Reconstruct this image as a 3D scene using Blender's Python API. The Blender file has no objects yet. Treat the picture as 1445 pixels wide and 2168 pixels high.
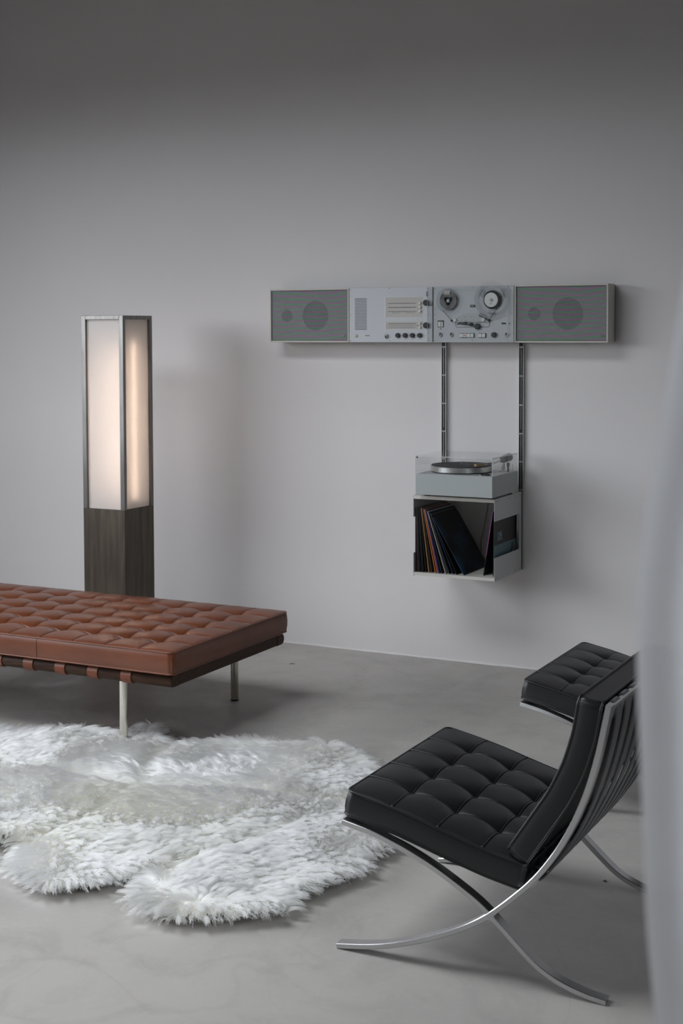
import bpy, bmesh, math, random
import numpy as np
from mathutils import Vector, Matrix, noise

random.seed(7); rng = np.random.default_rng(7)
S = bpy.context.scene
COL = S.collection

# ------------------------------------------------------------------ camera
CAM = Vector((0.0, -6.793, 1.698))
PITCH, ROLL, YAW = math.radians(2.8773), math.radians(-0.18), math.radians(26.952)
fw = Vector((-math.sin(YAW)*math.cos(PITCH), math.cos(YAW)*math.cos(PITCH), -math.sin(PITCH)))
rt = Vector((math.cos(YAW), math.sin(YAW), 0)); up = rt.cross(fw)
r2 = rt*math.cos(ROLL) + up*math.sin(ROLL); u2 = -rt*math.sin(ROLL) + up*math.cos(ROLL)
cam = bpy.data.cameras.new('camera'); co = bpy.data.objects.new('camera', cam); COL.objects.link(co)
M4 = Matrix.Identity(4)
for i in range(3):
    M4[i][0], M4[i][1], M4[i][2], M4[i][3] = r2[i], u2[i], -fw[i], CAM[i]
co.matrix_world = M4
cam.sensor_fit = 'VERTICAL'; cam.sensor_height = 36; cam.sensor_width = 24
cam.lens = 3055.15/2168*36
cam.shift_y = (851.67-1084)/2168
cam.clip_start = 0.05
cam.dof.use_dof = True; cam.dof.focus_distance = 5.2; cam.dof.aperture_fstop = 6.5
S.camera = co
S.cycles.max_bounces = 10; S.cycles.transmission_bounces = 10

# ------------------------------------------------------------------ daylight
S.view_settings.view_transform = 'Standard'; S.view_settings.look = 'None'
S.view_settings.exposure = 0.0; S.view_settings.gamma = 1.0
S.view_settings.use_curve_mapping = False
W = bpy.data.worlds.new('overcast_sky'); S.world = W; W.use_nodes = True
nt = W.node_tree; bg = nt.nodes['Background']
tc = nt.nodes.new('ShaderNodeTexCoord'); sp = nt.nodes.new('ShaderNodeSeparateXYZ')
cr = nt.nodes.new('ShaderNodeValToRGB')
nt.links.new(tc.outputs['Generated'], sp.inputs[0]); nt.links.new(sp.outputs['Z'], cr.inputs[0])
# even overcast sky, dark ground below
RAMP = [(0.0, (0.05, 0.048, 0.045)), (0.03, (0.82, 0.87, 0.95)), (1.0, (0.90, 0.95, 1.0))]
ce = cr.color_ramp.elements
ce[0].position, ce[0].color = RAMP[0][0], (*RAMP[0][1], 1); ce[1].position, ce[1].color = RAMP[-1][0], (*RAMP[-1][1], 1)
for p_, c_ in RAMP[1:-1]: ce.new(p_).color = (*c_, 1)
nt.links.new(cr.outputs[0], bg.inputs[0]); bg.inputs[1].default_value = 9.6

XL, XR, YB, YF, ZC = -6.8, 1.9, 0.0, -9.4, 3.80         # room shell
SX0, SX1, SY0, SY1, SD = -5.8, -2.5, -5.0, -2.9, 0.50    # unseen skylight added for overhead light, in a well SD deep
# windows: (wall x, outward sign, y0, y1, z0, z1); the big one to the left, a small one behind the curtain
WINS = [(XL, -1, -7.0, -2.3, 1.15, 3.02), (XR, 1, -5.3, -4.5, 0.35, 2.35)]
pl = bpy.data.lights.new('added_skylight_portal', 'AREA'); pl.shape = 'RECTANGLE'
pl.size = SX1-SX0; pl.size_y = SY1-SY0; pl.cycles.is_portal = True
po = bpy.data.objects.new('added_skylight_portal', pl); COL.objects.link(po)
po.location = ((SX0+SX1)/2, (SY0+SY1)/2, ZC+SD+0.02)
for wx, sg, wy0, wy1, wz0, wz1 in WINS:
    pl = bpy.data.lights.new('window_portal', 'AREA'); pl.shape = 'RECTANGLE'
    pl.size = wz1-wz0; pl.size_y = wy1-wy0; pl.cycles.is_portal = True
    po = bpy.data.objects.new('window_portal', pl); COL.objects.link(po)
    po.location = (wx+sg*0.22, (wy0+wy1)/2, (wz0+wz1)/2); po.rotation_euler = (0, sg*math.pi/2, 0)

# ------------------------------------------------------------------ materials
MAT = {}
def mat(name, col, rough=0.5, metal=0.0, var=0.0, vscale=6.0, bump=0.0, bscale=60.0, col2=None, stretch=None, spec=0.5, coat=0.0):
    m = bpy.data.materials.new(name); m.use_nodes = True; MAT[name] = m
    n = m.node_tree.nodes; l = m.node_tree.links; b = n['Principled BSDF']
    b.inputs['Base Color'].default_value = (*col, 1); b.inputs['Roughness'].default_value = rough
    b.inputs['Metallic'].default_value = metal; b.inputs['Specular IOR Level'].default_value = spec
    b.inputs['Coat Weight'].default_value = coat
    if var or col2 or bump:
        t = n.new('ShaderNodeTexCoord'); mp = n.new('ShaderNodeMapping'); l.new(t.outputs['Object'], mp.inputs[0])
        if stretch: mp.inputs['Scale'].default_value = stretch
    if var or col2:
        nz = n.new('ShaderNodeTexNoise'); nz.inputs['Scale'].default_value = vscale; nz.inputs['Detail'].default_value = 5
        l.new(mp.outputs[0], nz.inputs[0])
        mx = n.new('ShaderNodeMix'); mx.data_type = 'RGBA'
        c2 = col2 if col2 else tuple(c*(1-var) for c in col)
        rp = n.new('ShaderNodeMapRange'); rp.inputs[1].default_value = 0.3; rp.inputs[2].default_value = 0.7
        l.new(nz.outputs[0], rp.inputs[0]); l.new(rp.outputs[0], mx.inputs[0])
        mx.inputs[6].default_value = (*col, 1); mx.inputs[7].default_value = (*c2, 1)
        l.new(mx.outputs[2], b.inputs['Base Color'])
    if bump:
        nb = n.new('ShaderNodeTexNoise'); nb.inputs['Scale'].default_value = bscale; nb.inputs['Detail'].default_value = 4
        l.new(mp.outputs[0], nb.inputs[0])
        bp = n.new('ShaderNodeBump'); bp.inputs['Strength'].default_value = bump; bp.inputs['Distance'].default_value = 0.002
        l.new(nb.outputs[0], bp.inputs['Height']); l.new(bp.outputs[0], b.inputs['Normal'])
    return m

mat('plaster', (0.74, 0.71, 0.70), 0.9, var=0.03, vscale=1.3, bump=0.25, bscale=9, spec=0.2)
mat('ceiling_paint', (0.06, 0.06, 0.064), 0.95)
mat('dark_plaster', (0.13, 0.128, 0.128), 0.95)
mat('brown_leather', (0.165, 0.046, 0.017), 0.33, var=0.30, vscale=5, bump=0.15, bscale=220, spec=0.5)
mat('brown_leather_edge', (0.115, 0.032, 0.014), 0.42)
mat('strap_leather', (0.165, 0.045, 0.017), 0.38, var=0.2, vscale=14, spec=0.35)
mat('black_leather', (0.0145, 0.0145, 0.0155), 0.42, var=0.2, vscale=8, bump=0.15, bscale=260)
mat('black_welt', (0.012, 0.012, 0.013), 0.36)
mat('black_strap', (0.085, 0.085, 0.088), 0.42)
mat('chrome', (0.62, 0.62, 0.63), 0.20, 1.0)
mat('satin_steel', (0.66, 0.63, 0.55), 0.22, 1.0, var=0.15, vscale=12)  # warm reflections on the legs are put into this base colour
mat('wenge', (0.062, 0.027, 0.013), 0.5, spec=0.2, col2=(0.022, 0.010, 0.006), vscale=9, stretch=(1.5, 14, 14), bump=0.3, bscale=40)
mat('raw_steel', (0.125, 0.102, 0.078), 0.42, 0.7, var=0.45, vscale=4, stretch=(9, 9, 0.9))
mat('steel_frame', (0.24, 0.23, 0.215), 0.34, 1.0, var=0.35, vscale=5, stretch=(9, 9, 0.9))
mat('raw_steel_dark', (0.05, 0.045, 0.04), 0.5, 0.6)
mat('cream_metal', (0.58, 0.56, 0.50), 0.5)
mat('grey_metal', (0.47, 0.48, 0.475), 0.45)
mat('turntable_grey', (0.37, 0.395, 0.385), 0.5)
mat('panel_alu', (0.515, 0.53, 0.545), 0.45, 0.1)
mat('dial_beige', (0.50, 0.475, 0.44), 0.6)
mat('black_plastic', (0.012, 0.012, 0.013), 0.38)
mat('dark_grey', (0.05, 0.05, 0.052), 0.45)
mat('reel_reflection', (0.16, 0.155, 0.15), 0.45)
mat('print_black', (0.03, 0.03, 0.03), 0.7)
mat('white_plastic', (0.72, 0.72, 0.69), 0.4)
mat('knob_metal', (0.62, 0.60, 0.55), 0.3, 0.8)
mat('red_dot', (0.55, 0.06, 0.03), 0.5)
mat('teal_mark', (0.02, 0.22, 0.28), 0.5)
mat('green_jack', (0.25, 0.30, 0.06), 0.4)
mat('rubber_mat', (0.035, 0.035, 0.036), 0.65)
mat('brushed_alu', (0.62, 0.62, 0.60), 0.3, 0.9)
mat('headshell_reflection', (0.42, 0.27, 0.14), 0.5, var=0.3, vscale=20)
mat('record_vinyl', (0.008, 0.008, 0.009), 0.3)
mat('cable_grey', (0.32, 0.29, 0.25), 0.6)
mat('pelt_skin', (0.86, 0.83, 0.76), 0.95)
mat('baffle', (0.72, 0.72, 0.70), 0.8)
mat('cone_black', (0.02, 0.02, 0.02), 0.7)
mat('debris', (0.05, 0.035, 0.025), 0.9)
mat('window_frame', (0.35, 0.36, 0.37), 0.6)

def new_nodes(name):
    m = bpy.data.materials.new(name); m.use_nodes = True; MAT[name] = m
    n = m.node_tree.nodes; n.clear()
    o = n.new('ShaderNodeOutputMaterial')
    return m, n, m.node_tree.links, o

# polished concrete: clouds, trowel marks, a few hairline cracks
def concrete():
    m = bpy.data.materials.new('concrete'); m.use_nodes = True; MAT['concrete'] = m
    n = m.node_tree.nodes; l = m.node_tree.links; b = n['Principled BSDF']
    t = n.new('ShaderNodeTexCoord')
    def nz(scale, detail=6, dist=0.0, rough=0.55):
        x = n.new('ShaderNodeTexNoise'); x.inputs['Scale'].default_value = scale; x.inputs['Detail'].default_value = detail
        x.inputs['Distortion'].default_value = dist; x.inputs['Roughness'].default_value = rough
        l.new(t.outputs['Object'], x.inputs[0]); return x
    def rng_(src, a, c, lo=0.0, hi=1.0):
        x = n.new('ShaderNodeMapRange'); x.inputs[1].default_value = a; x.inputs[2].default_value = c
        x.inputs[3].default_value = lo; x.inputs[4].default_value = hi; l.new(src, x.inputs[0]); return x.outputs[0]
    def mix(f, a, c, mode='MIX'):
        x = n.new('ShaderNodeMix'); x.data_type = 'RGBA'; x.blend_type = mode
        if hasattr(f, 'links'): l.new(f, x.inputs[0])
        else: x.inputs[0].default_value = f
        for s, v in ((6, a), (7, c)):
            if hasattr(v, 'links'): l.new(v, x.inputs[s])
            else: x.inputs[s].default_value = (*v, 1)
        return x.outputs[2]
    c = mix(rng_(nz(0.9, 5, 0.6).outputs[0], 0.35, 0.65), (0.455, 0.43, 0.40), (0.395, 0.375, 0.35))
    c = mix(rng_(nz(3.6, 8, 1.2, 0.65).outputs[0], 0.48, 0.72, 0, 0.6), c, (0.31, 0.295, 0.275))
    c = mix(rng_(nz(42, 4).outputs[0], 0.5, 0.8, 0, 0.35), c, (0.50, 0.475, 0.445))
    # thin wandering tide lines: narrow band of a low-frequency noise
    w = nz(0.75, 3, 0.8, 0.4).outputs[0]
    d = n.new('ShaderNodeMath'); d.operation = 'SUBTRACT'; l.new(w, d.inputs[0]); d.inputs[1].default_value = 0.545
    a = n.new('ShaderNodeMath'); a.operation = 'ABSOLUTE'; l.new(d.outputs[0], a.inputs[0])
    c = mix(rng_(a.outputs[0], 0.0, 0.007, 0.16, 0), c, (0.27, 0.25, 0.23))
    v = n.new('ShaderNodeTexVoronoi'); v.feature = 'DISTANCE_TO_EDGE'; v.inputs['Scale'].default_value = 0.55
    mp = n.new('ShaderNodeVectorMath'); mp.operation = 'ADD'; l.new(t.outputs['Object'], mp.inputs[0])
    q = nz(2.2, 6); sc = n.new('ShaderNodeVectorMath'); sc.operation = 'SCALE'; sc.inputs['Scale'].default_value = 0.35
    l.new(q.outputs[1], sc.inputs[0]); l.new(sc.outputs[0], mp.inputs[1]); l.new(mp.outputs[0], v.inputs[0])
    c = mix(rng_(v.outputs[0], 0.0, 0.003, 0.12, 0), c, (0.27, 0.25, 0.23))
    l.new(c, b.inputs['Base Color'])
    l.new(rng_(nz(5, 6).outputs[0], 0.3, 0.7, 0.38, 0.62), b.inputs['Roughness'])
    b.inputs['Specular IOR Level'].default_value = 0.4
    bp = n.new('ShaderNodeBump'); bp.inputs['Strength'].default_value = 0.25; bp.inputs['Distance'].default_value = 0.004
    l.new(nz(7, 8, 0.4).outputs[0], bp.inputs['Height']); l.new(bp.outputs[0], b.inputs['Normal'])
concrete()

def acrylic():
    m, n, l, o = new_nodes('clear_acrylic')
    tr = n.new('ShaderNodeBsdfTransparent'); tr.inputs[0].default_value = (0.965, 0.97, 0.97, 1)
    g = n.new('ShaderNodeBsdfGlossy'); g.inputs['Roughness'].default_value = 0.03; g.inputs[0].default_value = (0.95, 0.95, 0.95, 1)
    lw = n.new('ShaderNodeLayerWeight'); pw_ = n.new('ShaderNodeMath'); pw_.operation = 'POWER'; pw_.inputs[1].default_value = 4.0
    l.new(lw.outputs['Facing'], pw_.inputs[0])
    f = n.new('ShaderNodeMapRange'); f.inputs[3].default_value = 0.022; f.inputs[4].default_value = 0.5; l.new(pw_.outputs[0], f.inputs[0])
    mx = n.new('ShaderNodeMixShader'); l.new(f.outputs[0], mx.inputs[0]); l.new(tr.outputs[0], mx.inputs[1]); l.new(g.outputs[0], mx.inputs[2])
    l.new(mx.outputs[0], o.inputs[0])
    m, n, l, o = new_nodes('acrylic_edge')
    tr = n.new('ShaderNodeBsdfTransparent'); d = n.new('ShaderNodeBsdfDiffuse'); d.inputs[0].default_value = (0.72, 0.72, 0.70, 1)
    mx = n.new('ShaderNodeMixShader'); mx.inputs[0].default_value = 0.55
    l.new(tr.outputs[0], mx.inputs[1]); l.new(d.outputs[0], mx.inputs[2]); l.new(mx.outputs[0], o.inputs[0])
acrylic()

def opal():
    m, n, l, o = new_nodes('opal_glass')
    d = n.new('ShaderNodeBsdfDiffuse'); d.inputs[0].default_value = (0.80, 0.80, 0.80, 1)
    t = n.new('ShaderNodeBsdfTranslucent'); t.inputs[0].default_value = (0.90, 0.88, 0.86, 1)
    mx = n.new('ShaderNodeMixShader'); mx.inputs[0].default_value = 0.5
    l.new(d.outputs[0], mx.inputs[1]); l.new(t.outputs[0], mx.inputs[2])
    g = n.new('ShaderNodeBsdfGlossy'); g.inputs['Roughness'].default_value = 0.12
    f = n.new('ShaderNodeFresnel'); f.inputs[0].default_value = 1.4
    m2 = n.new('ShaderNodeMixShader'); l.new(f.outputs[0], m2.inputs[0]); l.new(mx.outputs[0], m2.inputs[1]); l.new(g.outputs[0], m2.inputs[2])
    l.new(m2.outputs[0], o.inputs[0])
    m, n, l, o = new_nodes('glowing_tube')
    e = n.new('ShaderNodeEmission'); e.inputs[0].default_value = (1.0, 0.76, 0.60, 1); e.inputs[1].default_value = 43.0
    l.new(e.outputs[0], o.inputs[0])
opal()

def curtain_mat():
    m, n, l, o = new_nodes('sheer_voile')
    d = n.new('ShaderNodeBsdfDiffuse'); d.inputs[0].default_value = (0.95, 0.95, 0.955, 1)
    t = n.new('ShaderNodeBsdfTranslucent'); t.inputs[0].default_value = (0.95, 0.95, 0.955, 1)
    mx = n.new('ShaderNodeMixShader'); mx.inputs[0].default_value = 0.45
    l.new(d.outputs[0], mx.inputs[1]); l.new(t.outputs[0], mx.inputs[2])
    tr = n.new('ShaderNodeBsdfTransparent'); m2 = n.new('ShaderNodeMixShader'); m2.inputs[0].default_value = 0.93
    l.new(tr.outputs[0], m2.inputs[1]); l.new(mx.outputs[0], m2.inputs[2]); l.new(m2.outputs[0], o.inputs[0])
curtain_mat()

def wool():
    m, n, l, o = new_nodes('wool')
    a = n.new('ShaderNodeAttribute'); a.attribute_name = 'tint'
    mx = n.new('ShaderNodeMix'); mx.data_type = 'RGBA'; l.new(a.outputs['Fac'], mx.inputs[0])
    mx.inputs[6].default_value = (0.9988, 0.994, 0.974, 1); mx.inputs[7].default_value = (0.97, 0.885, 0.63, 1)
    h_ = n.new('ShaderNodeBsdfHairPrincipled'); h_.model = 'CHIANG'; h_.parametrization = 'COLOR'
    l.new(mx.outputs[2], h_.inputs['Color']); h_.inputs['Roughness'].default_value = 0.4; h_.inputs['Radial Roughness'].default_value = 0.7
    h_.inputs['Random Roughness'].default_value = 0.2
    l.new(h_.outputs[0], o.inputs[0])
wool()

def grille():
    # woven metal cloth: partly see-through, faint green and violet moire painted into its colour
    m, n, l, o = new_nodes('grille_cloth')
    t = n.new('ShaderNodeTexCoord')
    w = n.new('ShaderNodeTexWave'); w.wave_type = 'BANDS'; w.bands_direction = 'Z'
    w.inputs['Scale'].default_value = 11.5; w.inputs['Distortion'].default_value = 0.6; w.inputs['Detail'].default_value = 1; w.inputs['Detail Scale'].default_value = 0.9
    nz = n.new('ShaderNodeTexNoise'); nz.inputs['Scale'].default_value = 3.2; nz.inputs['Detail'].default_value = 1
    l.new(t.outputs['Object'], nz.inputs[0])
    vs = n.new('ShaderNodeVectorMath'); vs.operation = 'SCALE'; vs.inputs['Scale'].default_value = 0.085; l.new(nz.outputs[1], vs.inputs[0])
    va = n.new('ShaderNodeVectorMath'); va.operation = 'ADD'; l.new(t.outputs['Object'], va.inputs[0]); l.new(vs.outputs[0], va.inputs[1])
    l.new(va.outputs[0], w.inputs[0])
    r = n.new('ShaderNodeValToRGB'); e = r.color_ramp.elements
    e[0].position = 0.1; e[0].color = (0.22, 0.37, 0.23, 1); e[1].position = 0.9; e[1].color = (0.40, 0.24, 0.33, 1)
    k = e.new(0.5); k.color = (0.27, 0.31, 0.37, 1)
    l.new(w.outputs[0], r.inputs[0])
    d = n.new('ShaderNodeBsdfDiffuse'); l.new(r.outputs[0], d.inputs[0])
    tr = n.new('ShaderNodeBsdfTransparent'); mx = n.new('ShaderNodeMixShader'); mx.inputs[0].default_value = 0.5
    l.new(tr.outputs[0], mx.inputs[1]); l.new(d.outputs[0], mx.inputs[2]); l.new(mx.outputs[0], o.inputs[0])
grille()

def nebula():
    m = mat('sleeve_nebula', (0.006, 0.007, 0.010), 0.35)
    n = m.node_tree.nodes; l = m.node_tree.links; b = n['Principled BSDF']
    t = n.new('ShaderNodeTexCoord'); z = n.new('ShaderNodeTexNoise'); z.inputs['Scale'].default_value = 9; z.inputs['Detail'].default_value = 8
    r = n.new('ShaderNodeValToRGB'); r.color_ramp.elements[0].position = 0.52; r.color_ramp.elements[0].color = (0.005, 0.006, 0.009, 1)
    r.color_ramp.elements[1].position = 0.78; r.color_ramp.elements[1].color = (0.02, 0.07, 0.15, 1)
    l.new(t.outputs['Object'], z.inputs[0]); l.new(z.outputs[0], r.inputs[0]); l.new(r.outputs[0], b.inputs['Base Color'])
nebula()

# ------------------------------------------------------------------ mesh helpers
class MB:
    def __init__(s): s.v = []; s.f = []
    def add(s, v, f):
        o = len(s.v); s.v += [tuple(p) for p in v]; s.f += [[i+o for i in q] for q in f]; return s
    def box(s, a, b, bev=0.0, seg=1):
        bm = bmesh.new(); bmesh.ops.create_cube(bm, size=1)
        for q in bm.verts:
            q.co = Vector([(a[i]+b[i])/2 + q.co[i]*(b[i]-a[i]) for i in range(3)])
        if bev: bmesh.ops.bevel(bm, geom=bm.edges[:]+bm.verts[:], offset=bev, segments=seg, affect='EDGES', profile=0.5)
        bm.verts.index_update()
        s.add([q.co[:] for q in bm.verts], [[q.index for q in f.verts] for f in bm.faces]); bm.free(); return s
    def lathe(s, prof, c=(0, 0, 0), axis='z', n=28):
        v = []; f = []
        for r, h in prof:
            for k in range(n):
                a = 2*math.pi*k/n; x, y = r*math.cos(a), r*math.sin(a)
                p = {'z': (x, y, h), 'y': (x, -h, y), 'x': (h, x, y)}[axis]
                v.append((c[0]+p[0], c[1]+p[1], c[2]+p[2]))
        for i in range(len(prof)-1):
            for k in range(n):
                f.append([i*n+k, i*n+(k+1) % n, (i+1)*n+(k+1) % n, (i+1)*n+k])
        f.append(list(range(n))[::-1]); f.append([(len(prof)-1)*n+k for k in range(n)])
        return s.add(v, f)
    def ring(s, r0, r1, h0, h1, c, axis='y', n=36):
        # hollow disc
        v = []; f = []
        for r, h in ((r0, h0), (r1, h0), (r1, h1), (r0, h1)):
            for k in range(n):
                a = 2*math.pi*k/n; x, y = r*math.cos(a), r*math.sin(a)
                p = {'z': (x, y, h), 'y': (x, -h, y)}[axis]; v.append((c[0]+p[0], c[1]+p[1], c[2]+p[2]))
        for i in range(4):
            j = (i+1) % 4
            for k in range(n): f.append([i*n+k, i*n+(k+1) % n, j*n+(k+1) % n, j*n+k])
        return s.add(v, f)
    def tube(s, pts, r, n=8, closed=False, cap=True):
        pts = [Vector(p) for p in pts]; m = len(pts); v = []; f = []; ref = None
        for i, p in enumerate(pts):
            a = pts[(i-1) % m] if (closed or i > 0) else p; b = pts[(i+1) % m] if (closed or i < m-1) else p
            t = (b-a).normalized()
            if ref is None: ref = Vector((0, 0, 1)) if abs(t.z) < 0.9 else Vector((1, 0, 0))
            ref = (ref - t*ref.dot(t)).normalized(); w = t.cross(ref)
            rr = r[i] if isinstance(r, (list, tuple)) else r
            for k in range(n):
                g = 2*math.pi*k/n; v.append(p + (ref*math.cos(g)+w*math.sin(g))*rr)
        for i in range(m if closed else m-1):
            j = (i+1) % m
            for k in range(n): f.append([i*n+k, i*n+(k+1) % n, j*n+(k+1) % n, j*n+k])
        if cap and not closed: f.append(list(range(n))[::-1]); f.append([(m-1)*n+k for k in range(n)])
        return s.add(v, f)
    def strip(s, path, half, thick, y0, y1, bev=0.0):
        # sweep in the local xz plane; path = list of (x,z); width in y
        m = len(path); v = []; f = []
        for i, (x, z) in enumerate(path):
            a = path[max(i-1, 0)]; b = path[min(i+1, m-1)]
            tx, tz = b[0]-a[0], b[1]-a[1]; L = math.hypot(tx, tz) or 1; nx, nz = -tz/L, tx/L
            h = thick/2
            if bev:
                q = [(-h+bev, y0), (h-bev, y0), (h, y0+bev), (h, y1-bev), (h-bev, y1), (-h+bev, y1), (-h, y1-bev), (-h, y0+bev)]
            else: q = [(-h, y0), (h, y0), (h, y1), (-h, y1)]
            for o, y in q: v.append((x+nx*o, y, z+nz*o))
        k = len(q)
        for i in range(m-1):
            for j in range(k): f.append([i*k+j, i*k+(j+1) % k, (i+1)*k+(j+1) % k, (i+1)*k+j])
        f.append(list(range(k))[::-1]); f.append([(m-1)*k+j for j in range(k)])
        return s.add(v, f)
    def prism(s, poly, y0, y1):
        # polygon in xz, extruded along y
        n = len(poly); v = [(x, y0, z) for x, z in poly]+[(x, y1, z) for x, z in poly]
        f = [list(range(n)), [n+i for i in range(n)][::-1]]+[[i, (i+1) % n, n+(i+1) % n, n+i] for i in range(n)]
        return s.add(v, f)
    def build(s, name, m, parent=None, smooth=None, loc=None):
        me = bpy.data.meshes.new(name); me.from_pydata(s.v, [], s.f); me.update()
        bm = bmesh.new(); bm.from_mesh(me); bmesh.ops.recalc_face_normals(bm, faces=bm.faces); bm.to_mesh(me); bm.free()
        me.materials.append(MAT[m])
        if smooth is not None:
            me.shade_smooth() if smooth >= 180 else None
            if smooth < 180:
                me.shade_smooth()
                try: me.set_sharp_from_angle(angle=math.radians(smooth))
                except Exception: pass
        o = bpy.data.objects.new(name, me); COL.objects.link(o)
        if parent: o.parent = parent
        if loc: o.location = loc
        return o

def tag(o, label, cat, group=None):
    o['label'] = label; o['category'] = cat
    if group: o['group'] = group
    return o
def thing(name, label, cat, loc=(0, 0, 0), group=None):
    o = bpy.data.objects.new(name, None); COL.objects.link(o); o.location = loc; o.empty_display_size = 0.1
    return tag(o, label, cat, group)
def struct(o): o['kind'] = 'structure'; return o
def copy_tree(o, parent=None):
    c = o.copy(); COL.objects.link(c); c.parent = parent
    for ch in list(o.children): copy_tree(ch, c)
    return c
def smooth_path(pts, n):
    P = np.array(pts, float); d = np.r_[0, np.cumsum(np.hypot(*np.diff(P, axis=0).T))]
    t = np.linspace(0, d[-1], n); Q = np.c_[np.interp(t, d, P[:, 0]), np.interp(t, d, P[:, 1])]
    for _ in range(max(2, n//8)):
        Q[1:-1] = (Q[:-2]+2*Q[1:-1]+Q[2:])/4
    return [tuple(q) for q in Q]
def text(name, body, size, m, parent, loc, rot, sx=1.0, ext=0.0003):
    c = bpy.data.curves.new(name, 'FONT'); c.body = body; c.size = size; c.extrude = ext; c.align_x = 'CENTER'; c.align_y = 'CENTER'
    o = bpy.data.objects.new(name, c); COL.objects.link(o); o.parent = parent; o.location = loc; o.rotation_euler = rot; o.scale = (sx, 1, 1)
    c.materials.append(MAT[m])
    bpy.context.view_layer.update()
    me = bpy.data.meshes.new_from_object(o.evaluated_get(bpy.context.evaluated_depsgraph_get())); me.name = name
    if not me.materials: me.materials.append(MAT[m])
    bpy.data.objects.remove(o); bpy.data.curves.remove(c)
    o = bpy.data.objects.new(name, me); COL.objects.link(o); o.parent = parent; o.location = loc; o.rotation_euler = rot; o.scale = (sx, 1, 1)
    return o

# ------------------------------------------------------------------ room shell
struct(MB().box((XL, YF, -0.12), (XR, YB, 0.0)).build('floor', 'concrete'))
cl_ = MB()
cl_.box((XL-0.2, YF-0.2, ZC), (SX0, YB+0.2, ZC+SD)).box((SX1, YF-0.2, ZC), (XR+0.2, YB+0.2, ZC+SD))
cl_.box((SX0, YF-0.2, ZC), (SX1, SY0, ZC+SD)).box((SX0, SY1, ZC), (SX1, YB+0.2, ZC+SD))
struct(cl_.build('ceiling', 'ceiling_paint'))
wf = MB(); z0 = ZC+SD-0.06
wf.box((SX0, SY0, z0), (SX1, SY0+0.06, ZC+SD)).box((SX0, SY1-0.06, z0), (SX1, SY1, ZC+SD))
for k in range(4):
    x = SX0+(SX1-SX0-0.05)*k/3; wf.box((x, SY0+0.06, z0), (x+0.05, SY1-0.06, ZC+SD))
struct(wf.build('window_3', 'window_frame'))  # frame of the added skylight
struct(MB().box((XL-0.2, YB, -0.12), (XR+0.2, YB+0.2, ZC)).build('wall_back', 'plaster'))
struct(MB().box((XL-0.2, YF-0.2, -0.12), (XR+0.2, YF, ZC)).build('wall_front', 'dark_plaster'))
for k, (wx, sg, wy0, wy1, wz0, wz1) in enumerate(WINS):
    x0, x1 = sorted((wx, wx+sg*0.2)); wl = MB()
    wl.box((x0, YF, -0.12), (x1, wy0, ZC)).box((x0, wy1, -0.12), (x1, YB, ZC))
    wl.box((x0, wy0, -0.12), (x1, wy1, wz0)).box((x0, wy0, wz1), (x1, wy1, ZC))
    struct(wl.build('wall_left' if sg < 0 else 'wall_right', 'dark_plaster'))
    f0, f1 = sorted((wx+sg*0.08, wx+sg*0.16)); wf = MB(); nm = 4 if sg < 0 else 2
    wf.box((f0, wy0, wz0), (f1, wy1, wz0+0.05)).box((f0, wy0, wz1-0.05), (f1, wy1, wz1))
    for q in range(nm+1):
        y = wy0+(wy1-wy0-0.05)*q/nm; wf.box((f0, y, wz0+0.05), (f1, y+0.05, wz1-0.05))
    struct(wf.build('window_%d' % (k+1), 'window_frame'))

# rough plaster foot where the wall meets the concrete
ft = MB(); xs = np.arange(XL+0.01, XR-0.01, 0.035); pv = []
for x in xs:
    d = 0.004+0.010*max(0, noise.noise((x*7, 0.3, 0)))+0.006*max(0, noise.noise((x*23, 4, 0)))
    h = 0.006+0.006*abs(noise.noise((x*11, 9, 0)))
    pv += [(x, -d, 0.0), (x, -d*0.7, h*0.7), (x, 0, h)]
ft.add(pv, [[3*i+j, 3*i+j+1, 3*i+j+4, 3*i+j+3] for i in range(len(xs)-1) for j in (0, 1)])
struct(ft.build('trim_1', 'plaster'))

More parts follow.
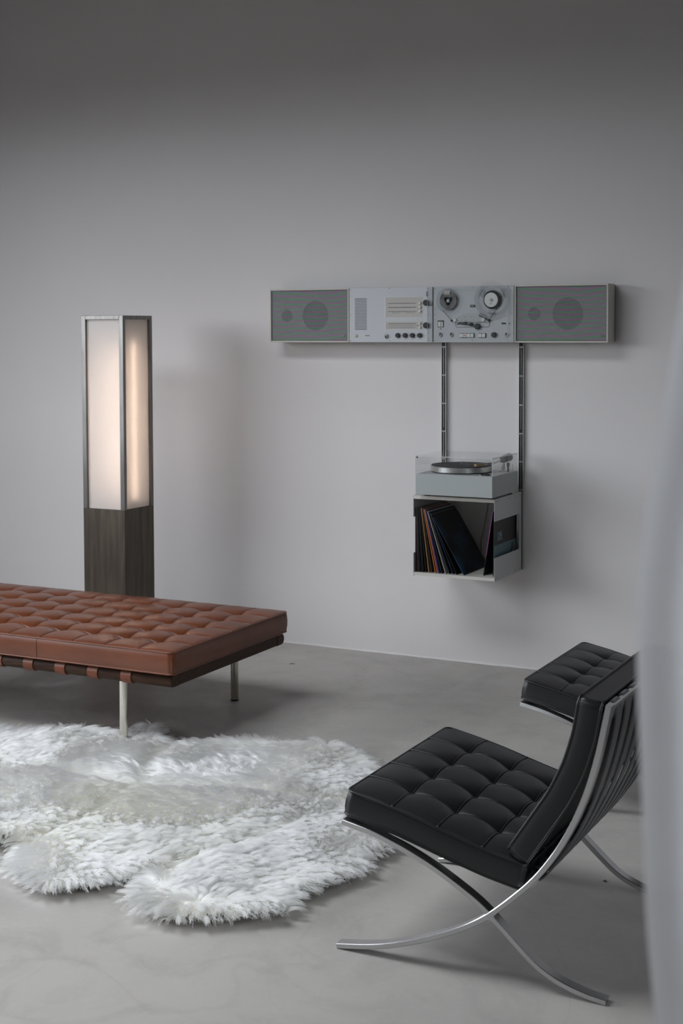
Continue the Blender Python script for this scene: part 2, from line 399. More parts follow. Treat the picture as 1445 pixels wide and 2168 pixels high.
# ------------------------------------------------------------------ quilted cushions
def cushion(root, name, a, b, T, nu, nv, A, B, crown, leather, welt, fmap, R=0.02, welt_r=0.0028, piping_r=0.0042, sub=12, bulge=0.006, welt_mat=None, join=None):
    """a,b = half length and half width; nu x nv quilted panels on top; fmap maps (x,y,z) of the flat cushion to the thing's space."""
    def rc(x, y):
        dx, dy = abs(x)-(a-R), abs(y)-(b-R)
        if dx > 0 and dy > 0:
            m = max(dx, dy)/math.hypot(dx, dy); x = math.copysign(a-R+dx*m, x); y = math.copysign(b-R+dy*m, y)
        return x, y
    cu, cv = 2*a/nu, 2*b/nv
    def height(x, y):
        U = (x+a)/cu; V = (y+b)/cv
        su = abs(math.sin(math.pi*U)); sv = abs(math.sin(math.pi*V))
        bu = 1.0 if (U < 0.5 or U > nu-0.5) else su**0.75
        bv = 1.0 if (V < 0.5 or V > nv-0.5) else sv**0.75
        h = A*(su**0.32)*(sv**0.32) + B*(bu+bv-bu*bv) - B
        X, Y = abs(x)/a, abs(y)/b
        return h + crown*(1-X**4)*(1-Y**4)
    def P(x, y, w=0.0): 
        q = rc(x, y); return fmap(q[0], q[1], T+height(x, y)+w)
    # border band and underside
    per = []
    N1, N2, NC = 26, 16, 7
    def lin(p, q, n): return [(p[0]+(q[0]-p[0])*i/n, p[1]+(q[1]-p[1])*i/n) for i in range(n)]
    def edge(p, q, n):
        # denser near the corners
        d = math.hypot(q[0]-p[0], q[1]-p[1]); k = R/d
        ts = [k*i/NC for i in range(NC)]+[k+(1-2*k)*i/n for i in range(n)]+[1-k+k*i/NC for i in range(NC)]
        return [(p[0]+(q[0]-p[0])*t, p[1]+(q[1]-p[1])*t) for t in ts]
    per += edge((-a, -b), (a, -b), N1)+edge((a, -b), (a, b), N2)+edge((a, b), (-a, b), N1)+edge((-a, b), (-a, -b), N2)
    prof = [(0.0, 0.0), (0.12, 0.55), (0.35, 0.95), (0.6, 1.0), (0.85, 0.7), (1.0, 0.0)]
    mb = MB(); v = []; n = len(per)
    for t, g in prof:
        for (x, y) in per:
            q = rc(x, y); nx = x/a if abs(x) >= a-1e-6 else 0; ny = y/b if abs(y) >= b-1e-6 else 0
            v.append(fmap(q[0]+nx*bulge*g, q[1]+ny*bulge*g, T*t))
    f = [[i*n+k, i*n+(k+1) % n, (i+1)*n+(k+1) % n, (i+1)*n+k] for i in range(len(prof)-1) for k in range(n)]
    mb.add(v, f)
    G = 12; gv = []
    for i in range(G+1):
        for j in range(G+1):
            q = rc(-a+2*a*i/G, -b+2*b*j/G); gv.append(fmap(q[0], q[1], 0.001))
    mb.add(gv, [[i*(G+1)+j, i*(G+1)+j+1, (i+1)*(G+1)+j+1, (i+1)*(G+1)+j] for i in range(G) for j in range(G)])
    body = mb.build(name, leather, root, smooth=60)
    # quilted panels
    ts = [0.5-0.5*math.cos(math.pi*k/sub) for k in range(sub+1)]
    for i in range(nu):
        for j in range(nv):
            pm = MB(); vv = []
            for tu in ts:
                for tv in ts: vv.append(P(-a+cu*(i+tu), -b+cv*(j+tv)))
            k = sub+1
            pm.add(vv, [[r*k+c, r*k+c+1, (r+1)*k+c+1, (r+1)*k+c] for r in range(sub) for c in range(sub)])
            pm.build('leather_panel', leather, body, smooth=180)
    wm = welt_mat or leather
    for i in range(1, nu):
        x = -a+cu*i; m = sub*nv
        MB().tube([P(x, -b+2*b*k/m, 0.0018) for k in range(m+1)], welt_r, 6).build('welt', wm, body, smooth=180)
    for j in range(1, nv):
        y = -b+cv*j; m = sub*nu
        MB().tube([P(-a+2*a*k/m, y, 0.0018) for k in range(m+1)], welt_r, 6).build('welt', wm, body, smooth=180)
    def loop(w, off=0.0):
        L = []
        for (x, y) in per:
            q = rc(x, y); L.append(fmap(q[0], q[1], w))
        return L
    MB().tube(loop(T), piping_r, 8, closed=True).build('piping', wm, body, smooth=180)
    MB().tube(loop(0.002), piping_r, 8, closed=True).build('piping', wm, body, smooth=180)
    return body

# ------------------------------------------------------------------ daybed
DX, DY = -3.145, -1.6175
day = thing('daybed', 'tan brown tufted leather daybed on dark wood rails with steel legs', 'daybed', (-4.13, -1.6175, 0))
ca, cb = 0.985, 0.4675
db_c = cushion(day, 'cushion', ca, cb, 0.088, 12, 6, 0.012, 0.030, 0.008, 'brown_leather', 'brown_leather', lambda x, y, z: (x, y, z+0.339), R=0.022, welt_r=0.0036, welt_mat='brown_leather')
for xs_ in (-0.32, 0.317):
    MB().tube([(xs_, -cb-0.0066+0.006*abs(t-0.5)*2*abs(t-0.5)*2, 0.342+0.082*t) for t in [k/8 for k in range(9)]], 0.0022, 6).build('side_seam', 'brown_leather', db_c, smooth=180)
# wooden rails: long ones with a rounded outer face, end rails between them
def rail_profile(sgn, w=0.062, z0=0.283, z1=0.334, r=0.024):
    yo = sgn*0.4585; yi = yo-sgn*w; pts = []
    zc = (z0+z1)/2
    for k in range(13):
        t = -math.pi/2+math.pi*k/12; pts.append((yo-sgn*r+sgn*r*math.cos(t), zc+((z1-z0)/2)*math.sin(t)))
    return pts+[(yi, z1), (yi, z0)]
for sgn, nm in ((-1, 'side_rail'), (1, 'side_rail')):
    pr = rail_profile(sgn); n = len(pr); m = MB()
    x0, x1 = -0.972, 0.972
    rows = [(x0, 0.9), (x0+0.004, 1), (x1-0.004, 1), (x1, 0.9)]
    cy = sum(p[0] for p in pr)/n; cz = sum(p[1] for p in pr)/n; v = []
    for x, s_ in rows: v += [(x, cy+(p[0]-cy)*s_, cz+(p[1]-cz)*s_) for p in pr]
    f = [[i*n+k, i*n+(k+1) % n, (i+1)*n+(k+1) % n, (i+1)*n+k] for i in range(3) for k in range(n)]
    f += [list(range(n)), [3*n+k for k in range(n)]]
    m.add(v, f).build(nm, 'wenge', day, smooth=40)
for x in (-1, 1):
    xo = x*0.970; MB().box((min(xo, xo-x*0.055), -0.3965, 0.284), (max(xo, xo-x*0.055), 0.3965, 0.333), 0.003).build('end_rail', 'wenge', day)
for x in (-0.72, 0.72):
    for y in (-0.425, 0.440):
        lg = MB().lathe([(0.0165, 0.0), (0.0175, 0.003), (0.0175, 0.283)], (x, y, 0), n=24).build('leg', 'satin_steel', day, smooth=40)
        MB().lathe([(0.0172, -0.0), (0.0182, 0.001), (0.0182, 0.006), (0.0174, 0.007)], (x, y, 0), n=20).build('glide', 'black_plastic', lg)
# leather straps, each looped round both side rails
SX = [-3.374+4.13-0.165*k for k in range(11)]
for x in SX:
    pth = []
    for sgn in (-1, 1):
        pr = rail_profile(sgn, r=0.026, z0=0.2805, z1=0.3365)
        yo = sgn*0.4605
        seg = [(yo-sgn*0.055, 0.2805)]+[(p[0]+sgn*0.002, p[1]) for p in pr[:13]]
        pth += seg if sgn < 0 else seg[::-1]
    m = MB(); v = []; k = len(pth)
    for i, (y, z) in enumerate(pth):
        a_ = pth[max(i-1, 0)]; b_ = pth[min(i+1, k-1)]; ty, tz = b_[0]-a_[0], b_[1]-a_[1]; L = math.hypot(ty, tz); ny, nz_ = tz/L, -ty/L
        for h in (-0.0018, 0.0018):
            for w in (-0.025, 0.025): v.append((x+w, y+ny*h, z+nz_*h))
    f = []
    for i in range(k-1):
        o = i*4
        for q in ((0, 1), (1, 3), (3, 2), (2, 0)): f.append([o+q[0], o+q[1], o+4+q[1], o+4+q[0]])
    f += [[0, 1, 3, 2], [4*k-4, 4*k-3, 4*k-1, 4*k-2]]
    m.add(v, f).build('strap', 'strap_leather', day, smooth=40)

# ------------------------------------------------------------------ lounge chairs
BA = [(-.009, .763), (.017, .632), (.046, .532), (.083, .442), (.123, .369), (.185, .284), (.255, .218), (.304, .173), (.335, .152), (.383, .123), (.461, .086), (.547, .052), (.643, .024), (.752, .0075)]
BB = [(.735, .356), (.642, .339), (.546, .308), (.461, .272), (.384, .23), (.32, .191), (.304, .173), (.272, .146), (.218, .097), (.171, .057), (.111, .030), (.045, .013), (-.006, .0075)]
def polymap(path):
    P_ = np.array(path); d = np.r_[0, np.cumsum(np.hypot(*np.diff(P_, axis=0).T))]
    def at(s):
        s = min(max(s, 0), d[-1]); x = np.interp(s, d, P_[:, 0]); z = np.interp(s, d, P_[:, 1])
        e = 0.02; s0, s1 = max(s-e, 0), min(s+e, d[-1])
        tx = np.interp(s1, d, P_[:, 0])-np.interp(s0, d, P_[:, 0]); tz = np.interp(s1, d, P_[:, 1])-np.interp(s0, d, P_[:, 1])
        L = math.hypot(tx, tz); return x, z, tx/L, tz/L
    return at, d[-1]
def make_chair(label, loc):
    t = thing('lounge_chair', label, 'chair', loc, 'black lounge chairs'); t.rotation_euler = (0, 0, math.pi)
    A_ = smooth_path(BA, 60); B_ = smooth_path(BB, 60)
    for sgn in (-1, 1):
        y0, y1 = sorted((sgn*0.375, sgn*0.340))
        MB().strip(A_, 0, 0.0145, y0, y1, 0.0015).build('back_bar', 'chrome', t, smooth=35)
        MB().strip(B_, 0, 0.0145, y0+0.0006, y1-0.0006, 0.0015).build('seat_bar', 'chrome', t, smooth=35)
        # filleted crossing
        c = (.304, .173); arms = [(.03, -.024), (.027, .022), (-.027, .027), (-.026, -.029)]; pts = []
        ang = sorted(math.atan2(q[1], q[0]) for q in arms)
        for k in range(4):
            a0 = ang[k]; a1 = ang[(k+1) % 4]+(2*math.pi if k == 3 else 0)
            for tt in range(7):
                u = tt/6; a_ = a0+(a1-a0)*u; r_ = 0.026*(1-0.62*math.sin(math.pi*u)**0.6); pts.append((c[0]+r_*math.cos(a_), c[1]+r_*math.sin(a_)))
        MB().prism(pts, y0+0.001, y1-0.001).build('cross_joint', 'chrome', t, smooth=35)
    # cross rails
    def rail(nm, s, z, w, h, ang):
        mb = MB(); ca_, sa_ = math.cos(ang), math.sin(ang); v = []
        for y in (-0.341, 0.341):
            for (u, q) in ((-w, -h), (w, -h), (w, h), (-w, h)): v.append((s+u*ca_-q*sa_, y, z+u*sa_+q*ca_))
        mb.add(v, [[0, 1, 2, 3], [4, 5, 6, 7], [0, 1, 5, 4], [1, 2, 6, 5], [2, 3, 7, 6], [3, 0, 4, 7]]).build(nm, 'chrome', t)
    rail('top_rail', -.006, .742, 0.017, 0.006, math.radians(101))
    rail('rear_rail', .196, .270, 0.016, 0.006, math.radians(130))
    rail('front_rail', .716, .353, 0.016, 0.006, math.radians(14))
    # back straps: over the top rail, down behind the cushion, under the rear rail
    back = [(.012, .728), (.013, .758), (.004, .770), (-.012, .768), (-.0155, .745)]+[(x-0.0135*0.9, z-0.004) for x, z in A_ if 0.30 < z < 0.715]+[(.178, .272), (.196, .258), (.212, .262), (.213, .278)]
    back = smooth_path(back, 70)
    for k in range(8):
        y = -0.294+0.084*k; MB().strip(back, 0, 0.004, y-0.024, y+0.024).build('back_strap', 'black_strap', t, smooth=40)
    seat = smooth_path([(.706, .338), (.735, .349), (.737, .362), (.72, .3665), (.60, .338), (.45, .300), (.30, .270), (.215, .281), (.198, .284), (.185, .274)], 60)
    for k in range(9):
        y = -0.296+0.074*k; MB().strip(seat, 0, 0.004, y-0.022, y+0.022).build('seat_strap', 'black_strap', t, smooth=40)
    # cushions
    at, L = polymap(smooth_path([(.742, .371), (.65, .353), (.56, .332), (.45, .300), (.33, .268), (.222, .247)], 40))
    def fs(x, y, z):
        px, pz, tx, tz = at(L/2+x*(L/0.55)); nx, nz_ = tz, -tx
        if nz_ < 0: nx, nz_ = -nx, -nz_
        return (px+nx*z, y, pz+nz_*z)
    cushion(t, 'seat_cushion', 0.275, 0.352, 0.068, 4, 5, 0.0065, 0.020, 0.012, 'black_leather', 'black_welt', fs, R=0.022, welt_r=0.0036, welt_mat='black_welt')
    atb, Lb = polymap(smooth_path([(.214, .312), (.155, .402), (.098, .488), (.056, .575), (.028, .665), (.012, .762)], 40))
    def fb(x, y, z):
        px, pz, tx, tz = atb(Lb/2+x*(Lb/0.50)); nx, nz_ = tz, -tx
        if nx < 0: nx, nz_ = -nx, -nz_
        return (px+nx*z, y, pz+nz_*z)
    cushion(t, 'back_cushion', 0.25, 0.352, 0.062, 4, 5, 0.0065, 0.020, 0.008, 'black_leather', 'black_welt', fb, R=0.022, welt_r=0.0036, welt_mat='black_welt')
    return t
ch = make_chair('black tufted leather chair with crossed chrome legs beside the white sheepskin rug', (-1.025, -2.965, 0))
ch2 = copy_tree(ch); ch2.location = (-1.015, -1.575, 0)
ch2['label'] = 'black tufted leather chair by the wall, half hidden behind the nearer chair back'

# ------------------------------------------------------------------ floor lamp
lx0, lx1, ly0, ly1, lh = -4.616, -4.353, -0.70, -0.437, 1.775
lamp = thing('floor_lamp', 'tall square steel floor lamp with glowing opal glass panels behind the daybed', 'lamp', ((lx0+lx1)/2, (ly0+ly1)/2, 0))
h = 0.1315; pw = 0.026
MB().box((-h, -h, 0), (h, h, 0.770), 0.0015).build('base', 'raw_steel', lamp)
for sx in (-1, 1):
    for sy in (-1, 1):
        x0, x1 = sorted((sx*h, sx*(h-pw))); y0, y1 = sorted((sy*h, sy*(h-0.022)))
        MB().box((x0, y0, 0.770), (x1, y1, lh), 0.0012).build('post', 'steel_frame', lamp)
for s_ in (-1, 1):
    y0, y1 = sorted((s_*h, s_*(h-0.022)))
    MB().box((-h+pw, y0, lh-0.020), (h-pw, y1, lh), 0.0012).build('top_bar', 'steel_frame', lamp)
    MB().box((y0, -h+0.022, lh-0.020), (y1, h-0.022, lh), 0.0012).build('top_bar', 'steel_frame', lamp)
    d0, d1 = sorted((s_*(h-0.014), s_*(h-0.018)))
    MB().box((-h+0.02, d0, 0.765), (h-0.02, d1, lh-0.012)).build('diffuser_panel', 'opal_glass', lamp)
    MB().box((d0, -h+0.019, 0.765), (d1, h-0.019, lh-0.012)).build('diffuser_panel', 'opal_glass', lamp)
MB().box((-h+0.02, -h+0.02, lh-0.016), (h-0.02, h-0.02, lh-0.006)).build('top_plate', 'raw_steel_dark', lamp)
MB().lathe([(0.006, 0.82), (0.013, 0.83), (0.013, 1.62), (0.006, 1.63)], (0.078, -0.020, 0), n=20).build('light_tube', 'glowing_tube', lamp, smooth=40)
MB().lathe([(0.016, 0.770), (0.016, 0.822)], (0.078, -0.020, 0), n=16).build('tube_socket', 'white_plastic', lamp)

# ------------------------------------------------------------------ wall rails
ZA = 1.6326                          # underside of the audio units
YA = -0.022                          # back of the audio units
for x, z0, lab in ((-2.8615, 0.502, 'slotted aluminium wall rail holding the left side of the record shelf'),
                   (-2.446, 0.502, 'slotted aluminium wall rail holding the right side of the record shelf')):
    r_ = thing('wall_rail', lab, 'wall rail', (x, 0, z0), 'wall rails')
    H = 1.86-z0
    MB().box((-0.0105, -0.0165, 0), (0.0105, -0.0005, H)).build('back_strip', 'black_plastic', r_)
    for xx, w in ((-0.0115, 0.0016), (-0.0010, 0.0020), (0.0093, 0.0024)):
        MB().box((xx, -0.0205, 0), (xx+w, -0.0005 if xx > 0.005 or xx < -0.005 else -0.0165, H)).build('fin', 'brushed_alu', r_)
    for z in (1.609, 1.466, 1.322, 1.18, 1.04, 0.9):
        for xx in (-0.0092, 0.0014):
            MB().box((xx, -0.0185, z-z0-0.003), (xx+0.0078, -0.0165, z-z0+0.003)).build('cross_pin', 'brushed_alu', r_)
    for z in (1.622, 1.193):
        MB().box((-0.0092, -0.0205, z-z0-0.008), (0.0092, -0.0165, z-z0+0.008), 0.0015).build('clip', 'black_plastic', r_)

# ------------------------------------------------------------------ speakers
def speaker(label, x):
    t = thing('wall_speaker', label, 'speaker', (x, 0, ZA), 'wall speakers')
    w, hh, yf, fr = 0.4685, 0.28, -0.1307, 0.0078
    c = MB()
    c.box((0, yf, 0), (fr, YA, hh), 0.0012).box((w-fr, yf, 0), (w, YA, hh), 0.0012)
    c.box((fr, yf, 0), (w-fr, YA, fr), 0.0012).box((fr, yf, hh-fr), (w-fr, YA, hh), 0.0012)
    c.box((fr, YA-0.01, fr), (w-fr, YA, hh-fr)); c.build('cabinet', 'cream_metal', t)
    MB().box((0.004, YA, 0.004), (w-0.003, -0.004, hh-0.004)).build('mounting_plate', 'dark_grey', t)
    MB().box((fr, yf+0.0145, fr), (w-fr, yf+0.022, hh-fr)).build('baffle', 'baffle', t)
    g = MB(); g.box((fr+0.0015, yf+0.0045, fr+0.0015), (w-fr-0.0015, yf+0.0055, hh-fr-0.0015)).build('grille', 'grille_cloth', t)
    e = MB(); q = 0.0022
    e.box((fr, yf+0.003, fr), (fr+q, yf+0.010, hh-fr)).box((w-fr-q, yf+0.003, fr), (w-fr, yf+0.010, hh-fr))
    e.box((fr, yf+0.003, fr), (w-fr, yf+0.010, fr+q)).box((fr, yf+0.003, hh-fr-q), (w-fr, yf+0.010, hh-fr)); e.build('grille_edge', 'dark_grey', t)
    wo = MB().lathe([(0.0, 0.001), (0.020, 0.002), (0.062, 0.003), (0.070, 0.004), (0.075, 0.0035), (0.077, 0.0)], (0.266, yf+0.0145, 0.140), 'y', 40).build('woofer', 'cone_black', t, smooth=40)
    MB().lathe([(0.0, 0.0045), (0.012, 0.004), (0.020, 0.0022)], (0.266, yf+0.0145, 0.140), 'y', 24).build('dust_cap', 'cone_black', wo, smooth=60)
    MB().lathe([(0.0, 0.004), (0.012, 0.0035), (0.020, 0.002), (0.030, 0.0035), (0.032, 0.0)], (0.0965, yf+0.0145, 0.140), 'y', 28).build('tweeter', 'cone_black', t, smooth=40)
    b = MB().box((0.4265, yf+0.0025, 0.030), (0.4445, yf+0.0046, 0.0395), 0.0005).build('badge', 'dark_grey', t)
    text('badge_lettering', 'BRAUN', 0.0062, 'white_plastic', b, (0.4355, yf+0.0023, 0.0365), (math.pi/2, 0, 0), 0.9)
    MB().box((0.4275, yf+0.002, 0.0312), (0.4435, yf+0.003, 0.0322)).build('badge_line', 'white_plastic', b)
    for z in (0.06, 0.14, 0.215):
        MB().lathe([(0.0018, 0), (0.0018, 0.0012)], (w, YA-0.004, z), 'x', 8).build('screw', 'dark_grey', t)
    return t
speaker('cream framed wall speaker with dark grille beside the radio control panel', -3.8123)
speaker('cream framed wall speaker with dark grille to the right of the tape recorder', -2.4419)

# ------------------------------------------------------------------ helpers for panel controls (front plane at y=yf)
def knob(root, x, z, r, d, yf, m, name='knob', pointer=None):
    k = MB().lathe([(r*1.02, 0), (r, d*0.85), (r*0.86, d), (0.0, d)], (x, yf, z), 'y', 24).build(name, m, root, smooth=40)
    if pointer is not None:
        a = pointer; MB().box((-r*0.28, -d*1.35, -r*0.2), (r*0.28, -d*0.6, r*1.25), r*0.1).build('pointer', 'dark_grey', k).matrix_basis = Matrix.Translation((x, yf, z)) @ Matrix.Rotation(a, 4, 'Y')
    return k
def screw(root, x, z, yf, r=0.0019):
    MB().lathe([(r, 0), (r*0.9, 0.0008), (0, 0.0009)], (x, yf, z), 'y', 10).build('screw', 'dark_grey', root)

# ------------------------------------------------------------------ receiver control panel
YP = -0.1307
rx = -3.3423
rec = thing('radio_control_unit', 'pale aluminium radio control unit with tuning dials, vents and black knobs', 'radio', (rx, 0, ZA))
w = 0.4685
MB().box((0.001, YP+0.004, 0.001), (w, YA, 0.279), 0.001).build('case', 'cream_metal', rec)
fp = MB().box((0.0015, YP, 0.0005), (w-0.0015, YP+0.004, 0.2795), 0.001).build('front_panel', 'panel_alu', rec)
TX = lambda zx: (zx-70)*0.000365
TZ = lambda zy: (932-zy)*0.0003345
for k in range(22):
    z = TZ(262+22.43*k); MB().box((TX(162), YP-0.0006, z-0.0014), (TX(349), YP+0.0006, z+0.0014)).build('vent_slot', 'black_plastic', rec)
for a_, b_ in ((90, 120), (95, 903), (90, 512), (700, 112), (706, 905)):
    screw(rec, TX(a_), TZ(b_), YP, 0.0023)
knob(rec, TX(183), TZ(832), 0.0072, 0.004, YP, 'green_jack', 'phone_jack'); MB().lathe([(0.0036, 0.004), (0.0036, 0.0046)], (TX(183), YP, TZ(832)), 'y', 14).build('jack_hole', 'white_plastic', rec)
text('maker_lettering', 'BRAUN', 0.0075, 'print_black', rec, (TX(358), YP-0.0002, TZ(828)), (math.pi/2, 0, 0))
def dial(name, y0, y1, lines, knobs):
    x0, x1 = TX(637), TX(1197); z1, z0 = TZ(y0), TZ(y1)
    d = MB().box((x0, YP-0.0004, z0), (x1, YP+0.0006, z1)).build(name, 'dial_beige', rec)
    e = MB().box((x0-0.0012, YP-0.0018, z0-0.0012), (x0+0.0014, YP+0.0005, z1+0.0012)).box((x0, YP-0.0018, z1), (x1, YP+0.0005, z1+0.0012)).box((x0, YP-0.0014, z0-0.001), (x1, YP+0.0005, z0)).box((x1, YP-0.0014, z0-0.001), (x1+0.0012, YP+0.0005, z1+0.001))
    e.build('dial_frame', 'knob_metal', d)
    for (ly, th, nt_) in lines:
        z = TZ(ly); MB().box((TX(680), YP-0.0009, z-th), (TX(1107), YP-0.0004, z+th)).build('scale_line', 'print_black', d)
        tk = MB()
        for q in range(nt_):
            xx = TX(700+(1090-700)*(q+0.5*random.random())/nt_); tk.box((xx, YP-0.0007, z+0.0024), (xx+0.0022, YP-0.0004, z+0.0042))
        tk.build('scale_marks', 'dark_grey', d)
    for ky in knobs: knob(rec, TX(1166), TZ(ky), 0.0066, 0.009, YP, 'knob_metal', 'fine_knob')
    return d
d1 = dial('tuning_dial', 250, 552, [(342, 0.0009, 11), (403, 0.0011, 12), (465, 0.0009, 8)], (340, 400, 462))
tk = MB()
for q in range(16):
    xx = TX(740+22*q); 
    if q not in (6, 7, 8): tk.box((xx, YP-0.0007, TZ(488)), (xx+0.0058, YP-0.0004, TZ(483)))
tk.build('scale_marks', 'dark_grey', d1)
d2 = dial('station_dial', 617, 733, [(648, 0.0009, 14), (680, 0.0005, 20), (710, 0.0005, 18)], (645, 708))
MB().box((TX(1117), YP-0.001, TZ(684)), (TX(1138), YP-0.0003, TZ(673))).build('station_pointer', 'teal_mark', d2)
for a_, b_, r_ in ((1262, 337, 0.0148), (1262, 675, 0.0148)): knob(rec, TX(a_), TZ(b_), r_, 0.016, YP, 'black_plastic', 'tuning_knob')
for a_ in (831, 942, 1052, 1163): knob(rec, TX(a_), TZ(825), 0.0118, 0.013, YP, 'black_plastic', 'knob')
knob(rec, TX(650), TZ(832), 0.0105, 0.010, YP, 'grey_metal', 'selector_knob', math.radians(160))
MB().box((TX(1259), YP-0.0008, TZ(243)), (TX(1285), YP+0.0005, TZ(167)), 0.0003).build('indicator_slot', 'dark_grey', rec)
tk = MB()
for q in range(6): tk.box((TX(725+5*(q % 3)), YP-0.0003, TZ(770+23*q)), (TX(765), YP+0.0005, TZ(766+23*q)))
for a_ in (831, 942, 1052, 1163): tk.box((TX(a_-18), YP-0.0003, TZ(888)), (TX(a_+18), YP+0.0005, TZ(883)))
tk.build('printed_captions', 'grey_metal', rec)

# ------------------------------------------------------------------ tape recorder
tx = -2.8723; w = 0.4284
tape = thing('tape_recorder', 'reel-to-reel tape recorder with clear reels under an acrylic cover on the wall', 'tape recorder', (tx, 0, ZA))
MB().box((0.001, YP+0.004, 0.001), (w-0.001, YA, 0.279), 0.001).build('case', 'cream_metal', tape)
MB().box((0.003, YP, 0.0005), (w-0.001, YP+0.004, 0.2795), 0.001).build('front_panel', 'panel_alu', tape)
MB().box((0.0004, YP+0.001, 0.004), (0.003, YP+0.004, 0.276)).build('panel_gap', 'dark_grey', tape)
RX = lambda a: (a-130)*0.000351
RZ = lambda b: (975-b)*0.0003256
for a_, b_ in ((163, 150), (163, 545), (163, 945), (732, 142), (735, 948), (1320, 122), (1320, 537), (1320, 950)): screw(tape, RX(a_), RZ(b_), YP, 0.0021)
# head cover
hc = MB().prism([(RX(a_), RZ(b_)) for a_, b_ in ((460, 660), (515, 600), (610, 536), (850, 536), (930, 590), (985, 660))], YP-0.012, YP+0.001).build('head_cover', 'grey_metal', tape)
for a_, b_ in [(545, 590), (635, 588), (733, 588), (850, 588)]+[(525+61*k, 640) for k in range(7)]:
    MB().lathe([(0.0016, 0), (0.0016, 0.0006)], (RX(a_), YP-0.012, RZ(b_)), 'y', 8).build('cover_hole', 'black_plastic', hc)
for a_, b_ in ((480, 632), (912, 628)): knob(tape, RX(a_), RZ(b_), 0.0098, 0.018, YP, 'white_plastic', 'guide_roller')
for a_, b_ in ((432, 640), (990, 640)): knob(tape, RX(a_), RZ(b_), 0.0055, 0.016, YP, 'black_plastic', 'tape_guide')
MB().tube([(RX(848), YP-0.014, RZ(562)), (RX(985), YP-0.014, RZ(640))], 0.0028, 8).build('tension_arm', 'dark_grey', tape)
# pinch roller and its frame line
fr_ = MB(); rr = [(480, 664), (480, 722), (500, 742), (970, 742), (990, 722), (990, 664)]
fr_.tube([(RX(a_), YP-0.0006, RZ(b_)) for a_, b_ in rr], 0.0009, 6).build('capstan_outline', 'dark_grey', tape)
MB().tube([(RX(535), YP-0.006, RZ(684)), (RX(700), YP-0.008, RZ(705)), (RX(815), YP-0.008, RZ(732))], [0.0045, 0.0036, 0.005], 8).build('pinch_arm', 'dark_grey', tape)
knob(tape, RX(815), RZ(731), 0.0145, 0.016, YP, 'dark_grey', 'pinch_roller')
knob(tape, RX(720), RZ(702), 0.0085, 0.012, YP, 'black_plastic', 'capstan'); knob(tape, RX(620), RZ(682), 0.0075, 0.011, YP, 'dark_grey', 'capstan')
knob(tape, RX(512), RZ(696), 0.0036, 0.002, YP, 'black_plastic', 'stop_hole')
# level meter, counter, speed switch
vm = MB().box((RX(203), YP-0.002, RZ(742)), (RX(298), YP+0.001, RZ(636)), 0.0006).build('level_meter', 'dark_grey', tape)
MB().box((RX(212), YP-0.004, RZ(733)), (RX(288), YP-0.0015, RZ(655)), 0.001).build('meter_face', 'white_plastic', vm)
MB().box((RX(238), YP-0.006, RZ(735)), (RX(262), YP-0.0035, RZ(650)), 0.001).build('meter_divider', 'knob_metal', vm)
screw(tape, RX(250), RZ(767), YP, 0.003)
ct = MB().box((RX(702), YP-0.003, RZ(440)), (RX(775), YP+0.001, RZ(402)), 0.0005).build('counter', 'dark_grey', tape)
text('counter_digits', '000', 0.0085, 'white_plastic', ct, (RX(738), YP-0.0032, RZ(421)), (math.pi/2, 0, 0))
sw = MB().box((RX(1170), YP-0.002, RZ(699)), (RX(1236), YP+0.001, RZ(676)), 0.0005).build('speed_window', 'black_plastic', tape)
MB().box((RX(1248), YP-0.005, RZ(700)), (RX(1282), YP+0.001, RZ(674)), 0.0008).build('speed_switch', 'white_plastic', tape)
for a_, ang in ((246, 8), (412, 12), (1240, 14)): 
    k = knob(tape, RX(a_), RZ(860), 0.0092, 0.008, YP, 'grey_metal', 'knob', math.radians(ang))
knob(tape, RX(1060), RZ(858), 0.0125, 0.013, YP, 'dark_grey', 'volume_knob')
for (a0, a1, n_) in ((540, 765, 4), (825, 940, 2)):
    g_ = MB().box((RX(a0), YP-0.003, RZ(902)), (RX(a1), YP+0.001, RZ(832)), 0.0006).build('button_tray', 'dark_grey', tape)
    ww = (a1-a0-8)/n_
    for k in range(n_):
        bt = MB().box((RX(a0+4+ww*k+2), YP-0.008, RZ(896)), (RX(a0+4+ww*(k+1)-2), YP-0.002, RZ(838)), 0.0012).build('push_button', 'white_plastic', g_)
        if n_ == 4 and k == 1: pass
    if n_ == 4: MB().lathe([(0.0034, 0.008), (0.0034, 0.0086)], (RX(a0+4+ww*1.5), YP, RZ(867)), 'y', 14).build('record_mark', 'red_dot', g_)
tk = MB()
for a_ in (250, 410, 565, 620, 680, 738, 852, 912, 1070, 1230): tk.box((RX(a_-17), YP-0.0003, RZ(933)), (RX(a_+17), YP+0.0005, RZ(928)))
tk.build('printed_captions', 'grey_metal', tape)
